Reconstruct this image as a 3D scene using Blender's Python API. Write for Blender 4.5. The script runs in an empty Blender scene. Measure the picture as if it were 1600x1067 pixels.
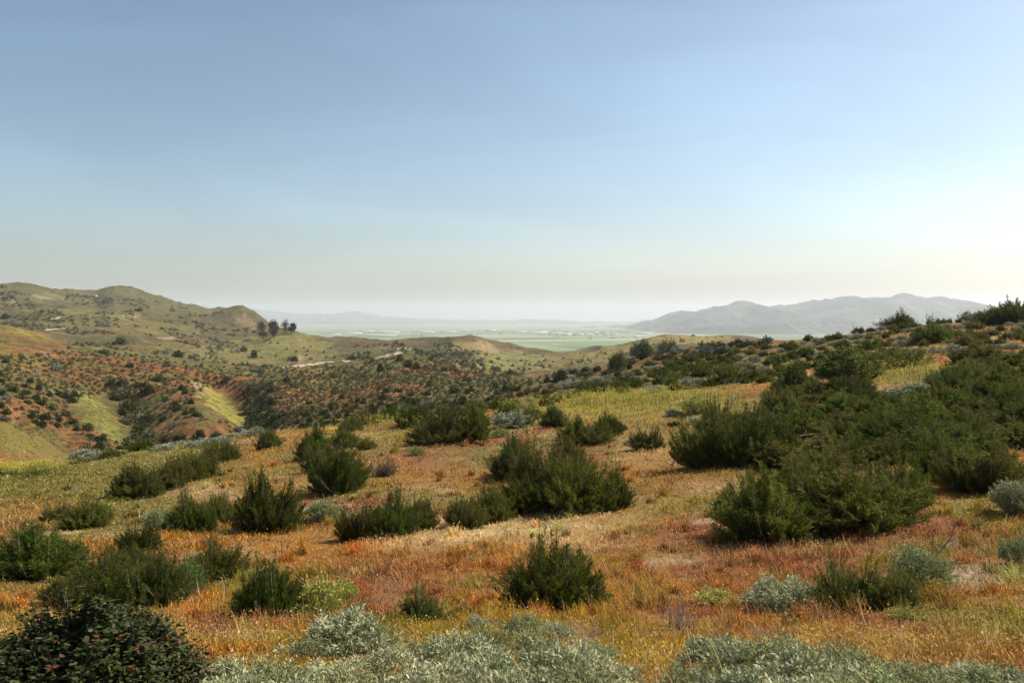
import bpy, math, numpy as np
from mathutils import Vector
rng = np.random.default_rng(11)
S = bpy.context.scene
C = S.collection
F = 1250.0            # focal length of the view in photograph pixels
CX, HY = 800.0, 495.0 # principal column, true horizon row
R = math.radians

# ------------------------------------------------------------------ helpers
def tag(o, label=None, cat=None, group=None, kind=None):
    if label: o['label'] = label
    if cat: o['category'] = cat
    if group: o['group'] = group
    if kind: o['kind'] = kind
    return o

def npmesh(name, v, faces, col=None, smooth=False):
    """faces: list of (n,k) int arrays"""
    me = bpy.data.meshes.new(name)
    v = np.ascontiguousarray(v, dtype=np.float32)
    me.vertices.add(len(v)); me.vertices.foreach_set('co', v.ravel())
    faces = [f for f in faces if len(f)]
    li = np.concatenate([f.ravel() for f in faces]).astype(np.int32)
    tot = np.concatenate([np.full(len(f), f.shape[1]) for f in faces])
    st = np.concatenate([[0], np.cumsum(tot)[:-1]]).astype(np.int32)
    me.loops.add(len(li)); me.loops.foreach_set('vertex_index', li)
    me.polygons.add(len(tot)); me.polygons.foreach_set('loop_start', st)
    if smooth: me.polygons.foreach_set('use_smooth', np.ones(len(tot), dtype=bool))
    if col is not None:
        a = me.color_attributes.new('Col', 'FLOAT_COLOR', 'POINT')
        c = np.ones((len(v), 4), np.float32); c[:, :3] = np.clip(col, 0, 1)
        a.data.foreach_set('color', c.ravel())
    me.update(calc_edges=True)
    return me

def ob(name, me, mat=None, parent=None):
    o = bpy.data.objects.new(name, me); C.objects.link(o)
    if mat is not None and not me.materials: me.materials.append(mat)
    if parent: o.parent = parent
    return o

def empty(name, loc=(0, 0, 0)):
    o = bpy.data.objects.new(name, None); C.objects.link(o); o.location = loc
    o.empty_display_size = .2
    return o

def _h(ix, iy, s):
    n = (ix.astype(np.int64) * 374761393 + iy.astype(np.int64) * 668265263 + s * 974634777) & 0x7fffffff
    n = ((n ^ (n >> 13)) * 1274126177) & 0x7fffffff
    n = n ^ (n >> 16)
    return (n & 0xffff) / 65535.0
def vn(x, y, s=0):
    ix, iy = np.floor(x), np.floor(y); fx, fy = x - ix, y - iy
    fx = fx * fx * fx * (fx * (fx * 6 - 15) + 10); fy = fy * fy * fy * (fy * (fy * 6 - 15) + 10)
    a, b, c, d = _h(ix, iy, s), _h(ix + 1, iy, s), _h(ix, iy + 1, s), _h(ix + 1, iy + 1, s)
    return (a + (b - a) * fx) + ((c + (d - c) * fx) - (a + (b - a) * fx)) * fy
def fbm(x, y, s=0, o=4, g=.5):
    r = 0; a = 1; t = 0
    for k in range(o):
        r = r + a * vn(x, y, s + 17 * k); t += a; a *= g
        x, y = x * 1.97 * .8 - y * 1.97 * .6 + 3.1, x * 1.97 * .6 + y * 1.97 * .8 - 7.7
    return r / t
def ridged(x, y, s=0, o=4):
    r = 0; a = 1; t = 0
    for k in range(o):
        r = r + a * (1 - np.abs(2 * vn(x, y, s + 17 * k) - 1)); t += a; a *= .5
        x, y = x * 1.97 * .8 - y * 1.97 * .6 + 3.1, x * 1.97 * .6 + y * 1.97 * .8 - 7.7
    return r / t
def sst(a, b, x):
    t = np.clip((x - a) / (b - a), 0, 1); return t * t * (3 - 2 * t)
def mix(a, b, t):
    t = np.asarray(t)[..., None]; return np.asarray(a) * (1 - t) + np.asarray(b) * t

def slopes(x, y):
    """PCHIP slopes along axis 0"""
    h = np.diff(x, axis=0); d = np.diff(y, axis=0) / h
    m = np.zeros_like(y)
    w1 = 2 * h[1:] + h[:-1]; w2 = h[1:] + 2 * h[:-1]
    with np.errstate(divide='ignore', invalid='ignore'):
        mm = (w1 + w2) / (w1 / d[:-1] + w2 / d[1:])
    m[1:-1] = np.where(d[:-1] * d[1:] > 0, mm, 0)
    m[0], m[-1] = d[0], d[-1]
    return m
def herm(x0, x1, y0, y1, m0, m1, x):
    h = x1 - x0; t = (x - x0) / h
    return (2*t**3-3*t**2+1)*y0 + (t**3-2*t**2+t)*h*m0 + (-2*t**3+3*t**2)*y1 + (t**3-t**2)*h*m1
def pchip1(xk, yk, x):
    m = slopes(xk, yk); x = np.clip(x, xk[0], xk[-1])
    i = np.clip(np.searchsorted(xk, x, side='right') - 1, 0, len(xk) - 2)
    return herm(xk[i], xk[i+1], yk[i], yk[i+1], m[i], m[i+1], x)

# ------------------------------------------------------------------ the lie of the land
# per bearing (column): distance ahead of the camera and the sight-line row of the ground there
def cold(*a): return a
COLS = {
 -900: cold((2.2,1320),(4.8,1080),(11,950),(20,835),(33,790),(44,780),(60,765),(95,690),(190,610),(320,500),(420,505),(600,490),(850,475),(1350,425)),
 -250: cold((2.2,1320),(4.8,1080),(11,950),(20,835),(33,790),(44,778),(60,758),(95,672),(190,600),(320,495),(420,505),(600,492),(850,475),(1320,432)),
 0:    cold((2.2,1320),(4.6,1070),(11,945),(20,825),(33,775),(44,757),(62,740),(95,670),(190,598),(320,512),(420,518),(600,503),(850,485),(1300,441)),
 45:   cold((2.2,1320),(4.6,1070),(11,945),(20,822),(34,766),(48,744),(66,738),(100,684),(192,605),(322,520),(425,524),(600,506),(850,487),(1290,447)),
 110:  cold((2.2,1315),(4.6,1068),(10.9,945),(19.7,820),(35,756),(58,722),(88,738),(122,712),(200,620),(330,541),(430,538),(600,514),(830,491),(1260,459)),
 200:  cold((2.2,1310),(4.6,1067),(10.8,945),(19.5,820),(36,745),(62,703),(105,735),(137,690),(210,615),(340,554),(430,541),(600,518),(820,497),(1250,459)),
 300:  cold((2.2,1310),(4.5,1067),(10.7,945),(19.3,820),(36,733),(64,692),(110,722),(142,670),(220,607),(350,568),(430,560),(580,535),(780,510),(1200,479)),
 400:  cold((2.2,1305),(4.5,1067),(10.5,945),(19,820),(35,720),(66,680),(115,716),(150,660),(230,610),(350,579),(430,575),(560,555),(720,527),(1050,497)),
 440:  cold((2.2,1305),(4.5,1067),(10.4,945),(18.8,820),(35,714),(66,676),(115,712),(153,652),(238,605),(358,576),(435,575),(560,556),(715,522),(1060,524)),
 520:  cold((2.2,1300),(4.5,1067),(10.3,945),(18.5,820),(35,705),(65,668),(115,700),(160,640),(250,600),(370,570),(450,571),(560,555),(720,532),(1080,541)),
 640:  cold((2.2,1300),(4.45,1067),(10.1,945),(18,820),(34,700),(62,655),(115,672),(165,632),(270,588),(390,553),(450,551),(520,545),(640,534),(1100,550)),
 730:  cold((2.2,1300),(4.4,1067),(10,945),(17.6,820),(33,700),(60,648),(110,655),(165,625),(245,595),(325,577),(400,565),(500,548),(620,530),(1100,552)),
 800:  cold((2.2,1300),(4.4,1067),(9.9,945),(17.3,820),(32,700),(60,640),(108,640),(160,616),(225,595),(290,587),(360,579),(480,565),(640,549),(1100,556)),
 860:  cold((2.2,1300),(4.4,1067),(9.8,945),(17,820),(31,700),(60,632),(95,625),(140,605),(200,586),(270,590),(350,582),(470,568),(620,554),(1100,560)),
 950:  cold((2.2,1295),(4.4,1067),(9.6,945),(16.6,820),(30,700),(62,622),(90,611),(125,592),(170,574),(240,584),(330,576),(450,562),(600,547),(1100,562)),
 1050: cold((2.2,1290),(4.35,1067),(9.4,945),(16,820),(28,700),(62,606),(85,586),(112,567),(150,552),(230,564),(330,558),(450,544),(620,527),(1100,556)),
 1150: cold((2.2,1285),(4.3,1067),(9.1,945),(15.3,820),(26.5,695),(58,596),(78,571),(100,553),(125,541),(220,558),(330,568),(450,552),(620,527),(1100,556)),
 1300: cold((2.2,1275),(4.2,1067),(8.6,945),(14.4,820),(25,688),(48,594),(65,560),(82,536),(98,525),(200,560),(330,578),(450,572),(620,560),(1100,562)),
 1450: cold((2.2,1270),(4.1,1067),(8.1,945),(13.4,820),(23.5,682),(41,592),(56,552),(75,521),(92,508),(200,560),(330,578),(450,575),(620,565),(1100,562)),
 1600: cold((2.2,1260),(4,1067),(7.6,945),(12.6,820),(22,680),(37,592),(52,547),(72,512),(92,495),(200,560),(330,578),(450,575),(620,565),(1100,562)),
 1850: cold((2.2,1250),(3.9,1067),(7.2,940),(11.8,815),(20,675),(34,585),(48,535),(70,495),(92,470),(200,550),(330,578),(450,575),(620,565),(1100,562)),
 2500: cold((2.2,1230),(3.9,1050),(7,920),(11.5,795),(19,655),(33,560),(47,505),(70,455),(92,430),(200,520),(330,570),(450,575),(620,565),(1100,562)),
}
XK = np.array(sorted(COLS), float)
VZ = -120.0
KY = np.array([[p[0] for p in COLS[int(x)]] + [2600.0] for x in XK]).T
KZ = np.array([[-(p[1] - HY) / F * p[0] for p in COLS[int(x)]] + [VZ] for x in XK]).T
KYs = [np.log(k) for k in KY]

SKX = np.array([-200,0,40,80,115,150,165,178,195,225,250,275,300,330,350,380,400,420,440,470], float)
SKD = np.array([0,0,-1,1,0,5,0,-3,-2,0,3,4,0,4,-1,-8,-5,0,0,0], float)
RAV = []   # ravines: world polylines, filled below
def Hbase(x, Y):
    x = np.asarray(x, float); Y = np.asarray(Y, float)
    yk = np.stack([np.exp(pchip1(XK, k, x)) for k in KYs]); zk = np.stack([pchip1(XK, k, x) for k in KZ])
    m = slopes(yk, zk)
    Yc = np.clip(Y, yk[0], yk[-1])
    i = np.clip((Yc[None] >= yk).sum(0) - 1, 0, len(yk) - 2)
    g = lambda a, i: np.take_along_axis(a, i[None], 0)[0]
    return herm(g(yk, i), g(yk, i+1), g(zk, i), g(zk, i+1), g(m, i), g(m, i+1), Yc)
def seg_d(px, py, a, b):
    ax, ay = a; bx, by = b; dx, dy = bx - ax, by - ay
    t = np.clip(((px - ax) * dx + (py - ay) * dy) / (dx*dx + dy*dy), 0, 1)
    return np.hypot(px - ax - t * dx, py - ay - t * dy), t
def H(X, Y):
    """ground height at world X, Y"""
    X = np.asarray(X, float); Y = np.asarray(Y, float)
    Ye = np.maximum(Y, 1.2)
    x = CX + F * X / Ye
    z = Hbase(x, Ye)
    amp = np.interp(np.log(Ye), np.log([1, 4, 20, 60, 130, 300, 700, 1200, 2000, 2600]), [.02, .05, .12, .22, .8, 1.8, 4.5, 14, 10, 0])
    sc = np.interp(np.log(Ye), np.log([1, 20, 60, 130, 300, 1000]), [2.5, 3.5, 8, 28, 45, 150])
    for lo, hi, s, sd in ((0, 30, 3, 1), (20, 110, 9, 2), (90, 420, 34, 3), (110, 500, 9, 7), (350, 900, 80, 4), (700, 2700, 140, 5), (600, 2500, 47, 6)):
        w = sst(lo * .8, lo * 1.2 + .001, Ye) * (1 - sst(hi * .8, hi * 1.2, Ye)) if lo else 1 - sst(hi * .8, hi * 1.2, Ye)
        w = np.asarray(w)
        if (w > 0).any():
            n = ridged(X / s, Y / s, sd, 4) - .62 if lo > 80 else fbm(X / s, Y / s, sd, 4) - .5
            z = z + n * 2 * amp * w * (.3 if sd == 6 else .4 if sd == 7 else 1)
    z = z - np.interp(x, SKX, SKD) / F * Ye * sst(800, 980, Ye) * (1 - sst(1300, 1500, Ye))
    for pts, dep, wid in RAV:
        dm = np.full(np.shape(X), 1e9)
        for a, b in zip(pts[:-1], pts[1:]):
            d, _ = seg_d(X, Y, a, b); dm = np.minimum(dm, d)
        z = z - dep * np.exp(-(dm / wid) ** 2)
    z = z + .05 * (Ye - Y) * (Y < 1.2)
    return z
def ray_ground(x, y, y0=2.5, y1=2400):
    """first ground point seen along sight-line (x, y)"""
    Ys = np.exp(np.linspace(math.log(y0), math.log(y1), 2600))
    z = H((x - CX) / F * Ys, Ys)
    row = HY - z / Ys * F
    k = np.nonzero(row <= y)[0]
    i = k[0] if len(k) else int(np.argmin(row[Ys < 900]))
    return Vector(((x - CX) / F * Ys[i], Ys[i], z[i]))
RAVPX = [([(338, 588), (380, 622), (400, 660)], 5.0, 6.5), ([(170, 598), (212, 640), (232, 688)], 3.6, 6.0), ([(20, 640), (45, 668)], 3.0, 6.0), ([(560, 585), (480, 610), (430, 640)], 3, 8)]
for pts, d, w in RAVPX:
    q = [ray_ground(px, py, 100) for px, py in pts]
    RAV.append(([(p.x, p.y) for p in q], d, w))

# ------------------------------------------------------------------ materials
def mat(name): 
    m = bpy.data.materials.new(name); m.use_nodes = True; m.node_tree.nodes.clear(); return m, m.node_tree.nodes, m.node_tree.links
def foliage_mat(name, transl=.3, rough=.6, spec=.25, hue=.02, val=.35, gain=1.0):
    m, N, L = mat(name)
    out = N.new('ShaderNodeOutputMaterial'); a = N.new('ShaderNodeVertexColor'); a.layer_name = 'Col'
    oi = N.new('ShaderNodeObjectInfo'); hs = N.new('ShaderNodeHueSaturation')
    mr = N.new('ShaderNodeMapRange'); mr.inputs['To Min'].default_value = gain * (1 - val); mr.inputs['To Max'].default_value = gain * (1 + val)
    mh = N.new('ShaderNodeMapRange'); mh.inputs['To Min'].default_value = .5 - hue; mh.inputs['To Max'].default_value = .5 + hue
    mul = N.new('ShaderNodeMath'); mul.operation = 'MULTIPLY'; mul.inputs[1].default_value = 7.31
    fr = N.new('ShaderNodeMath'); fr.operation = 'FRACT'
    L.new(oi.outputs['Random'], mr.inputs['Value']); L.new(oi.outputs['Random'], mul.inputs[0]); L.new(mul.outputs[0], fr.inputs[0]); L.new(fr.outputs[0], mh.inputs['Value'])
    L.new(mr.outputs[0], hs.inputs['Value']); L.new(mh.outputs[0], hs.inputs['Hue']); L.new(a.outputs['Color'], hs.inputs['Color'])
    p = N.new('ShaderNodeBsdfPrincipled'); p.inputs['Roughness'].default_value = rough; p.inputs['Specular IOR Level'].default_value = spec
    t = N.new('ShaderNodeBsdfTranslucent'); mx = N.new('ShaderNodeMixShader'); mx.inputs[0].default_value = transl
    L.new(hs.outputs[0], p.inputs['Base Color']); L.new(hs.outputs[0], t.inputs['Color'])
    L.new(p.outputs[0], mx.inputs[1]); L.new(t.outputs[0], mx.inputs[2]); L.new(mx.outputs[0], out.inputs['Surface'])
    return m
def ground_mat(name, scale, bump=.3, contrast=.5, second=0):
    m, N, L = mat(name)
    out = N.new('ShaderNodeOutputMaterial'); a = N.new('ShaderNodeVertexColor'); a.layer_name = 'Col'
    g = N.new('ShaderNodeNewGeometry')
    n1 = N.new('ShaderNodeTexNoise'); n1.inputs['Scale'].default_value = scale; n1.inputs['Detail'].default_value = 6; n1.inputs['Roughness'].default_value = .65
    L.new(g.outputs['Position'], n1.inputs['Vector'])
    mr = N.new('ShaderNodeMapRange'); mr.inputs['From Min'].default_value = .25; mr.inputs['From Max'].default_value = .75
    mr.inputs['To Min'].default_value = 1 - contrast; mr.inputs['To Max'].default_value = 1 + contrast
    L.new(n1.outputs['Fac'], mr.inputs['Value'])
    mu = N.new('ShaderNodeVectorMath'); mu.operation = 'SCALE'
    L.new(a.outputs['Color'], mu.inputs[0]); L.new(mr.outputs[0], mu.inputs['Scale'])
    if second:      # a coarser, streakier mottling over the fine one
        n2 = N.new('ShaderNodeTexNoise'); n2.inputs['Scale'].default_value = second; n2.inputs['Detail'].default_value = 9; n2.inputs['Roughness'].default_value = .75
        m2 = N.new('ShaderNodeMapRange'); m2.inputs['From Min'].default_value = .32; m2.inputs['From Max'].default_value = .68; m2.inputs['To Min'].default_value = .5; m2.inputs['To Max'].default_value = 1.5
        mm = N.new('ShaderNodeMath'); mm.operation = 'MULTIPLY'
        L.new(g.outputs['Position'], n2.inputs['Vector']); L.new(n2.outputs['Fac'], m2.inputs['Value']); L.new(mr.outputs[0], mm.inputs[0]); L.new(m2.outputs[0], mm.inputs[1]); L.new(mm.outputs[0], mu.inputs['Scale'])
    p = N.new('ShaderNodeBsdfPrincipled'); p.inputs['Roughness'].default_value = .95; p.inputs['Specular IOR Level'].default_value = .1
    b = N.new('ShaderNodeBump'); b.inputs['Strength'].default_value = bump; b.inputs['Distance'].default_value = 1.0 / scale
    L.new(n1.outputs['Fac'], b.inputs['Height']); L.new(b.outputs[0], p.inputs['Normal'])
    L.new(mu.outputs[0], p.inputs['Base Color']); L.new(p.outputs[0], out.inputs['Surface'])
    return m
def plain_mat(name, col, rough=.7, nscale=8, contrast=.25):
    m, N, L = mat(name)
    out = N.new('ShaderNodeOutputMaterial'); p = N.new('ShaderNodeBsdfPrincipled'); p.inputs['Roughness'].default_value = rough
    g = N.new('ShaderNodeTexCoord'); n1 = N.new('ShaderNodeTexNoise'); n1.inputs['Scale'].default_value = nscale; n1.inputs['Detail'].default_value = 5
    L.new(g.outputs['Object'], n1.inputs['Vector'])
    r = N.new('ShaderNodeValToRGB'); c = np.array(col)
    r.color_ramp.elements[0].position = .3; r.color_ramp.elements[1].position = .7
    r.color_ramp.elements[0].color = (*(c * (1 - contrast)), 1); r.color_ramp.elements[1].color = (*np.minimum(c * (1 + contrast), 1), 1)
    L.new(n1.outputs['Fac'], r.inputs[0]); L.new(r.outputs[0], p.inputs['Base Color']); L.new(p.outputs[0], out.inputs['Surface'])
    return m
M_leaf = foliage_mat('scrub_leaves', .4, .75, .06, .02, .28)
M_sage = foliage_mat('sage_leaves', .2, .7, .2, .015, .18)
M_sumac = foliage_mat('sumac_leaves', .15, .55, .2, .01, .1)
M_grass = foliage_mat('grass_blades', .35, .8, .1, 0, 0)
M_hill = foliage_mat('hill_scrub_leaves', .2, .8, .05, .03, .35)
M_wood = plain_mat('weathered_wood', (.20, .16, .125), .8, 14, .4)
M_dead = plain_mat('bleached_dead_wood', (.42, .37, .32), .8, 14, .35)
M_bark = plain_mat('tree_bark', (.12, .09, .07), .9, 2, .3)
M_near = ground_mat('dry_soil_and_litter', 9.0, .6, .45)
M_mid = ground_mat('rusty_scrub_slope', .55, .7, .5, .13)
M_val = ground_mat('farm_fields', .02, .1, .15)
M_mtn = ground_mat('mountain_scrub', .006, 1.0, .5, .0016)
M_road = plain_mat('pale_dirt', (.34, .26, .17), .95, .6, .2)
M_wht = plain_mat('white_sheet_roof', (.48, .48, .47), .6, .05, .06)
M_wall = plain_mat('pale_rendered_wall', (.62, .60, .56), .8, .05, .1)

# ------------------------------------------------------------------ colour of the ground cover
PATCH = [ # x, y, rx, ry, colour index, strength
 # 0 rust-orange 1 straw 2 olive green 3 yellow-green 4 pink-red 5 bare sand
 (560,838,150,26,0,.8),(470,870,110,40,0,.9),(810,826,160,17,1,1),(715,842,110,12,1,.9),(900,808,80,9,1,.7),(1040,745,120,30,0,.8),(1010,700,50,20,1,.3),
 (90,775,190,44,2,1),(150,745,170,26,2,.9),(30,760,90,24,2,.9),(60,800,70,22,0,.55),(250,730,170,30,2,.85),(230,700,140,14,2,.7),(330,770,60,14,1,.5),
 (950,640,130,26,3,.85),(1050,625,110,20,3,.9),(1130,640,60,20,3,.7),(900,635,70,12,3,.9),(1420,585,80,20,3,.95),(1340,605,40,16,3,.6),
 (640,722,70,16,4,.8),(700,745,120,24,0,.7),(690,712,60,14,4,.4),(1100,860,140,40,4,.6),(1380,835,160,22,4,.6),(960,870,110,36,0,.5),(1230,870,120,26,4,.55),
 (330,985,60,22,4,.95),(290,940,80,30,0,.9),(40,940,70,25,0,.9),(720,880,130,40,0,.7),(590,890,110,30,4,.35),(620,860,90,20,0,.6),
 (1510,895,80,16,5,.7),(1580,912,70,14,5,.65),(1560,935,90,20,0,.9),(1480,760,110,22,0,.6),(1120,790,80,20,3,.7),(1050,790,90,16,3,.5),(1080,690,60,16,3,.7),(980,680,90,14,3,.6),(1200,760,50,14,3,.4),(1510,790,90,18,3,.5),(880,850,80,14,1,.5),(760,830,80,12,1,.8),(640,850,70,12,1,.5),(1180,920,90,25,0,.5),
 (1400,985,190,26,4,.4),(1250,990,120,24,6,.6),(1000,930,100,26,6,.6),(950,985,110,24,6,.6),(800,975,120,24,6,.4),(1050,1010,120,30,6,.8),(900,1060,300,50,6,.5),(1300,1050,300,50,6,.5),(640,690,120,9,3,.5),(600,675,120,8,3,.6),
 (450,740,60,16,3,.5),(420,760,80,10,0,.6),(530,720,60,14,2,.5),(1110,760,60,12,1,.45),(1590,985,120,50,3,.5),(330,850,60,16,0,.8),(140,860,60,20,0,.7),
]
GC = np.array([(.45,.195,.038),(.84,.61,.43),(.16,.165,.035),(.29,.26,.045),(.33,.11,.07),(.46,.35,.24),(.42,.27,.05)])
def cover_color(X, Y, z):
    """patchwork of dry and green grass on the near slope: colour, bareness"""
    x = CX + F * X / np.maximum(Y, 1.2); y = HY - z / np.maximum(Y, 1.2) * F
    n1 = fbm(X / 3.2, Y / 3.2, 31, 4); n2 = fbm(X / 1.1, Y / 1.1, 47, 3); n3 = fbm(X / 7, Y / 7, 53, 3)
    c = mix(GC[0], GC[6], sst(.42, .6, n2))
    c = mix(c, GC[3] * .8, sst(.46, .56, n1) * .7)
    c = mix(c, GC[2], sst(.50, .60, n3) * .8)
    c = mix(c, GC[1] * .7, sst(.60, .74, n2) * .5)
    c = mix(c, GC[4], sst(.52, .62, fbm(X / 2.1 + 9, Y / 2.1, 71, 3)) * .8)
    w = fbm(X / 1.6, Y / 1.6, 91, 4)
    bare = sst(.66, .78, fbm(X / 2.6, Y / 2.6, 101, 4)) * .6
    for px, py, rx, ry, ci, s in PATCH:
        d = ((x - px) / rx) ** 2 + ((y - py) / ry) ** 2
        t = s * np.clip(1.6 * np.exp(-d * .9) - .3 + (w - .5) * 1.5 * np.exp(-d * .4), 0, 1)
        c = mix(c, GC[ci], t)
        bare = bare * (1 - t) + (t if ci == 5 else 0)
    return c * np.array((1.22, 1.18, .80)), bare

# ------------------------------------------------------------------ terrain meshes
xs = np.concatenate([np.linspace(-3000, -900, 16)[:-1], np.linspace(-900, -60, 60)[:-1], np.arange(-60, 1661, 2.6), np.linspace(1665, 2500, 60), np.linspace(2600, 4600, 16)])
Yr = np.exp(np.concatenate([np.linspace(math.log(1.2), math.log(3.5), 26)[:-1], np.linspace(math.log(3.5), math.log(130), 420)[:-1], np.linspace(math.log(130), math.log(1500), 430)[:-1], np.linspace(math.log(1500), math.log(2600), 30)]))
def grid_faces(nr, nc):
    a = np.arange(nr * nc).reshape(nr, nc)
    return np.stack([a[:-1, :-1], a[:-1, 1:], a[1:, 1:], a[1:, :-1]], -1).reshape(-1, 4)
gx, gy = np.meshgrid(xs, Yr)
GX = (gx - CX) / F * gy; GZ = H(GX, gy)
split = int(np.searchsorted(Yr, 128))
def hill_color(X, Y, Z):
    px = CX + F * X / Y; py = HY - Z / Y * F
    n1 = fbm(X / 16, Y / 16, 21, 5); n2 = fbm(X / 60, Y / 60, 22, 5); n3 = fbm(X / 6, Y / 6, 23, 4); n4 = fbm(X / 160, Y / 160, 24, 5)
    c = mix((.235, .112, .042), (.125, .12, .035), sst(.46, .62, n1))
    c = mix(c, (.30, .16, .07), sst(.60, .75, n3) * .5)
    c = mix(c, (.17, .16, .055), sst(.50, .62, n2) * .7)
    olive = mix((.18, .145, .06), (.135, .125, .05), sst(.4, .6, n2)); olive = mix(olive, (.175, .115, .065), sst(.46, .6, n4) * .8)
    olive = mix(olive, (.12, .095, .048), sst(.5, .6, fbm(X / 14, Y / 14, 29, 4)) * .7)
    olive = mix(olive, (.085, .085, .04), sst(.54, .62, fbm(X / 5, Y / 9, 30, 3)) * .6)
    olive = mix(olive, (.10, .105, .045), sst(.52, .66, fbm(X / 38, Y / 38, 25, 5)) * .75)
    far = sst(330, 430, Y + 70 * (n2 - .5))
    # the grassy hills on the far side start nearer on the bearings right of the knoll
    far = np.maximum(far, sst(720, 800, px) * sst(215, 260, Y))
    c = mix(c, olive, far)
    l1 = sst(760, 980, Y) * (1 - sst(420, 470, px))
    c = mix(c, mix((.15, .135, .06), (.095, .092, .045), sst(.4, .6, fbm(X / 90, Y / 90, 26, 5))), l1 * .8)
    c = mix(c, (.40, .33, .25), sst(.55, .72, fbm(X / 22, Y / 22, 27, 5)) * np.exp(-((px - 55) / 60) ** 2 - ((py - 473) / 16) ** 2))
    def blob(cx, cy, rx, ry, col, s, ang=0):
        nonlocal c
        a = R(ang); dx, dy = px - cx, py - cy
        u = (dx * math.cos(a) + dy * math.sin(a)) / rx; v = (-dx * math.sin(a) + dy * math.cos(a)) / ry
        t = s * (1 - sst(.55, 1.25, u*u + v*v + (n3 - .5) * 2.2 + (n1 - .5) * 1.2))
        c = mix(c, col, t)
    GRN, YG, BARE, RUS, DKG = (.215, .21, .05), (.30, .27, .065), (.42, .30, .20), (.30, .135, .055), (.06, .068, .028)
    for b in [(150,645,46,22,GRN,.95,48),(170,672,40,16,GRN,.8,60),(345,632,52,15,YG,.95,40),(372,655,24,10,YG,.9,55),(312,605,14,4,BARE,.7,30),(337,590,12,5,RUS,.9),
              (30,520,70,7,YG,.9,14),(60,535,80,14,(.19,.12,.048),.8,14),(10,560,50,20,GRN,.4,10),(290,675,90,14,RUS,.8,10),(270,650,60,14,(.26,.15,.07),.7),(200,618,40,8,RUS,.7),
              (190,510,140,14,(.20,.175,.06),.65,3),(440,545,90,22,(.24,.225,.07),.8),(330,552,90,12,(.23,.19,.07),.6,8),(262,529,16,2.2,BARE,.95,3),(468,563,3,10,BARE,.6),(480,556,14,2,BARE,.3),
              (384,502,20,9,(.36,.23,.14),.55,40),(365,495,30,9,(.24,.19,.10),.35,30),(60,695,70,26,(.16,.135,.038),.85,20),(20,690,60,22,(.17,.15,.038),.8,20),(70,718,50,8,(.20,.12,.06),.6,10),
              (690,548,60,14,DKG,.55,-4),(730,541,30,8,(.32,.25,.10),.8),(762,545,22,8,(.36,.29,.15),.8,25),(800,565,70,16,(.25,.24,.08),.8),(900,560,70,14,(.25,.215,.075),.7),(690,530,30,4,DKG,.4),
              (960,548,70,9,(.27,.225,.07),.9,-12),(1080,528,70,8,(.31,.25,.085),.9),(1100,523,20,2.5,(.5,.38,.2),.8),(590,545,20,4,GRN,.4),(100,485,50,6,GRN,.5),(180,493,40,5,(.27,.25,.08),.6)]:
        blob(*b)
    return c * np.array((.68, .66, .60))
# near hillside, continued behind the viewer
back = np.linspace(-45, 1.0, 12)
bx = (xs - CX) / F * 1.2
BX = np.stack([bx * (1 + (1.2 - b) * .6) for b in back]); BY = np.repeat(back[:, None], len(xs), 1); BZ = np.stack([GZ[0] + .04 * (1.2 - b) for b in back])
NX = np.concatenate([BX, GX[:split+1]]); NY = np.concatenate([BY, gy[:split+1]]); NZ = np.concatenate([BZ, GZ[:split+1]])
cc, bare = cover_color(NX.ravel(), NY.ravel(), NZ.ravel())
soil = mix((.095,.06,.028), (.18,.115,.055), fbm(NX.ravel()/.8, NY.ravel()/.8, 5, 4))
dist = sst(25, 70, NY.ravel())
gcol = mix(soil, cc * .62, .35 + .5 * dist)
gcol = mix(gcol, GC[5] * np.array([.95, .93, .92]), bare * .8)
# beyond the brow the ground takes the colours of the rusty slopes
sel = NY.ravel() > 58
gcol[sel] = mix(gcol[sel], hill_color(NX.ravel()[sel], NY.ravel()[sel], NZ.ravel()[sel]), sst(60, 80, NY.ravel()[sel]) * .9)
hs = ob('hillside', npmesh('hillside', np.stack([NX, NY, NZ], -1).reshape(-1, 3), [grid_faces(*NX.shape)], gcol, True), M_near)
tag(hs, kind='structure')

ROW = HY - GZ / gy * F
def ray_ground(x, y, start=2.6):
    """first ground point seen along sight-line (x, y), from the terrain grid"""
    j = int(np.argmin(np.abs(xs - x))); col = ROW[:, j]
    k = np.nonzero((col <= y) & (Yr >= start))[0]
    if len(k):
        i = max(k[0], 1); t = np.clip((col[i-1] - y) / (col[i-1] - col[i] + 1e-9), 0, 1); Y = Yr[i-1] + (Yr[i] - Yr[i-1]) * t
    else:
        m = np.nonzero((Yr >= start) & (Yr < 900))[0]; Y = Yr[m[np.argmin(col[m])]]
    X = (x - CX) / F * Y
    i = min(max(int(np.searchsorted(Yr, Y)), 1), len(Yr) - 1); t = np.clip((Y - Yr[i-1]) / (Yr[i] - Yr[i-1]), 0, 1)
    return Vector((X, Y, float(GZ[i-1, j] * (1 - t) + GZ[i, j] * t)))
# rolling hills beyond the gully
FX, FY, FZ = GX[split:], gy[split:], GZ[split:]
X, Y, Z = FX.ravel(), FY.ravel(), FZ.ravel()
c = hill_color(X, Y, Z)
hl = ob('hills', npmesh('hills', np.stack([X, Y, Z], -1), [grid_faces(*FX.shape)], c, True), M_mid)
tag(hl, kind='structure')

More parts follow.
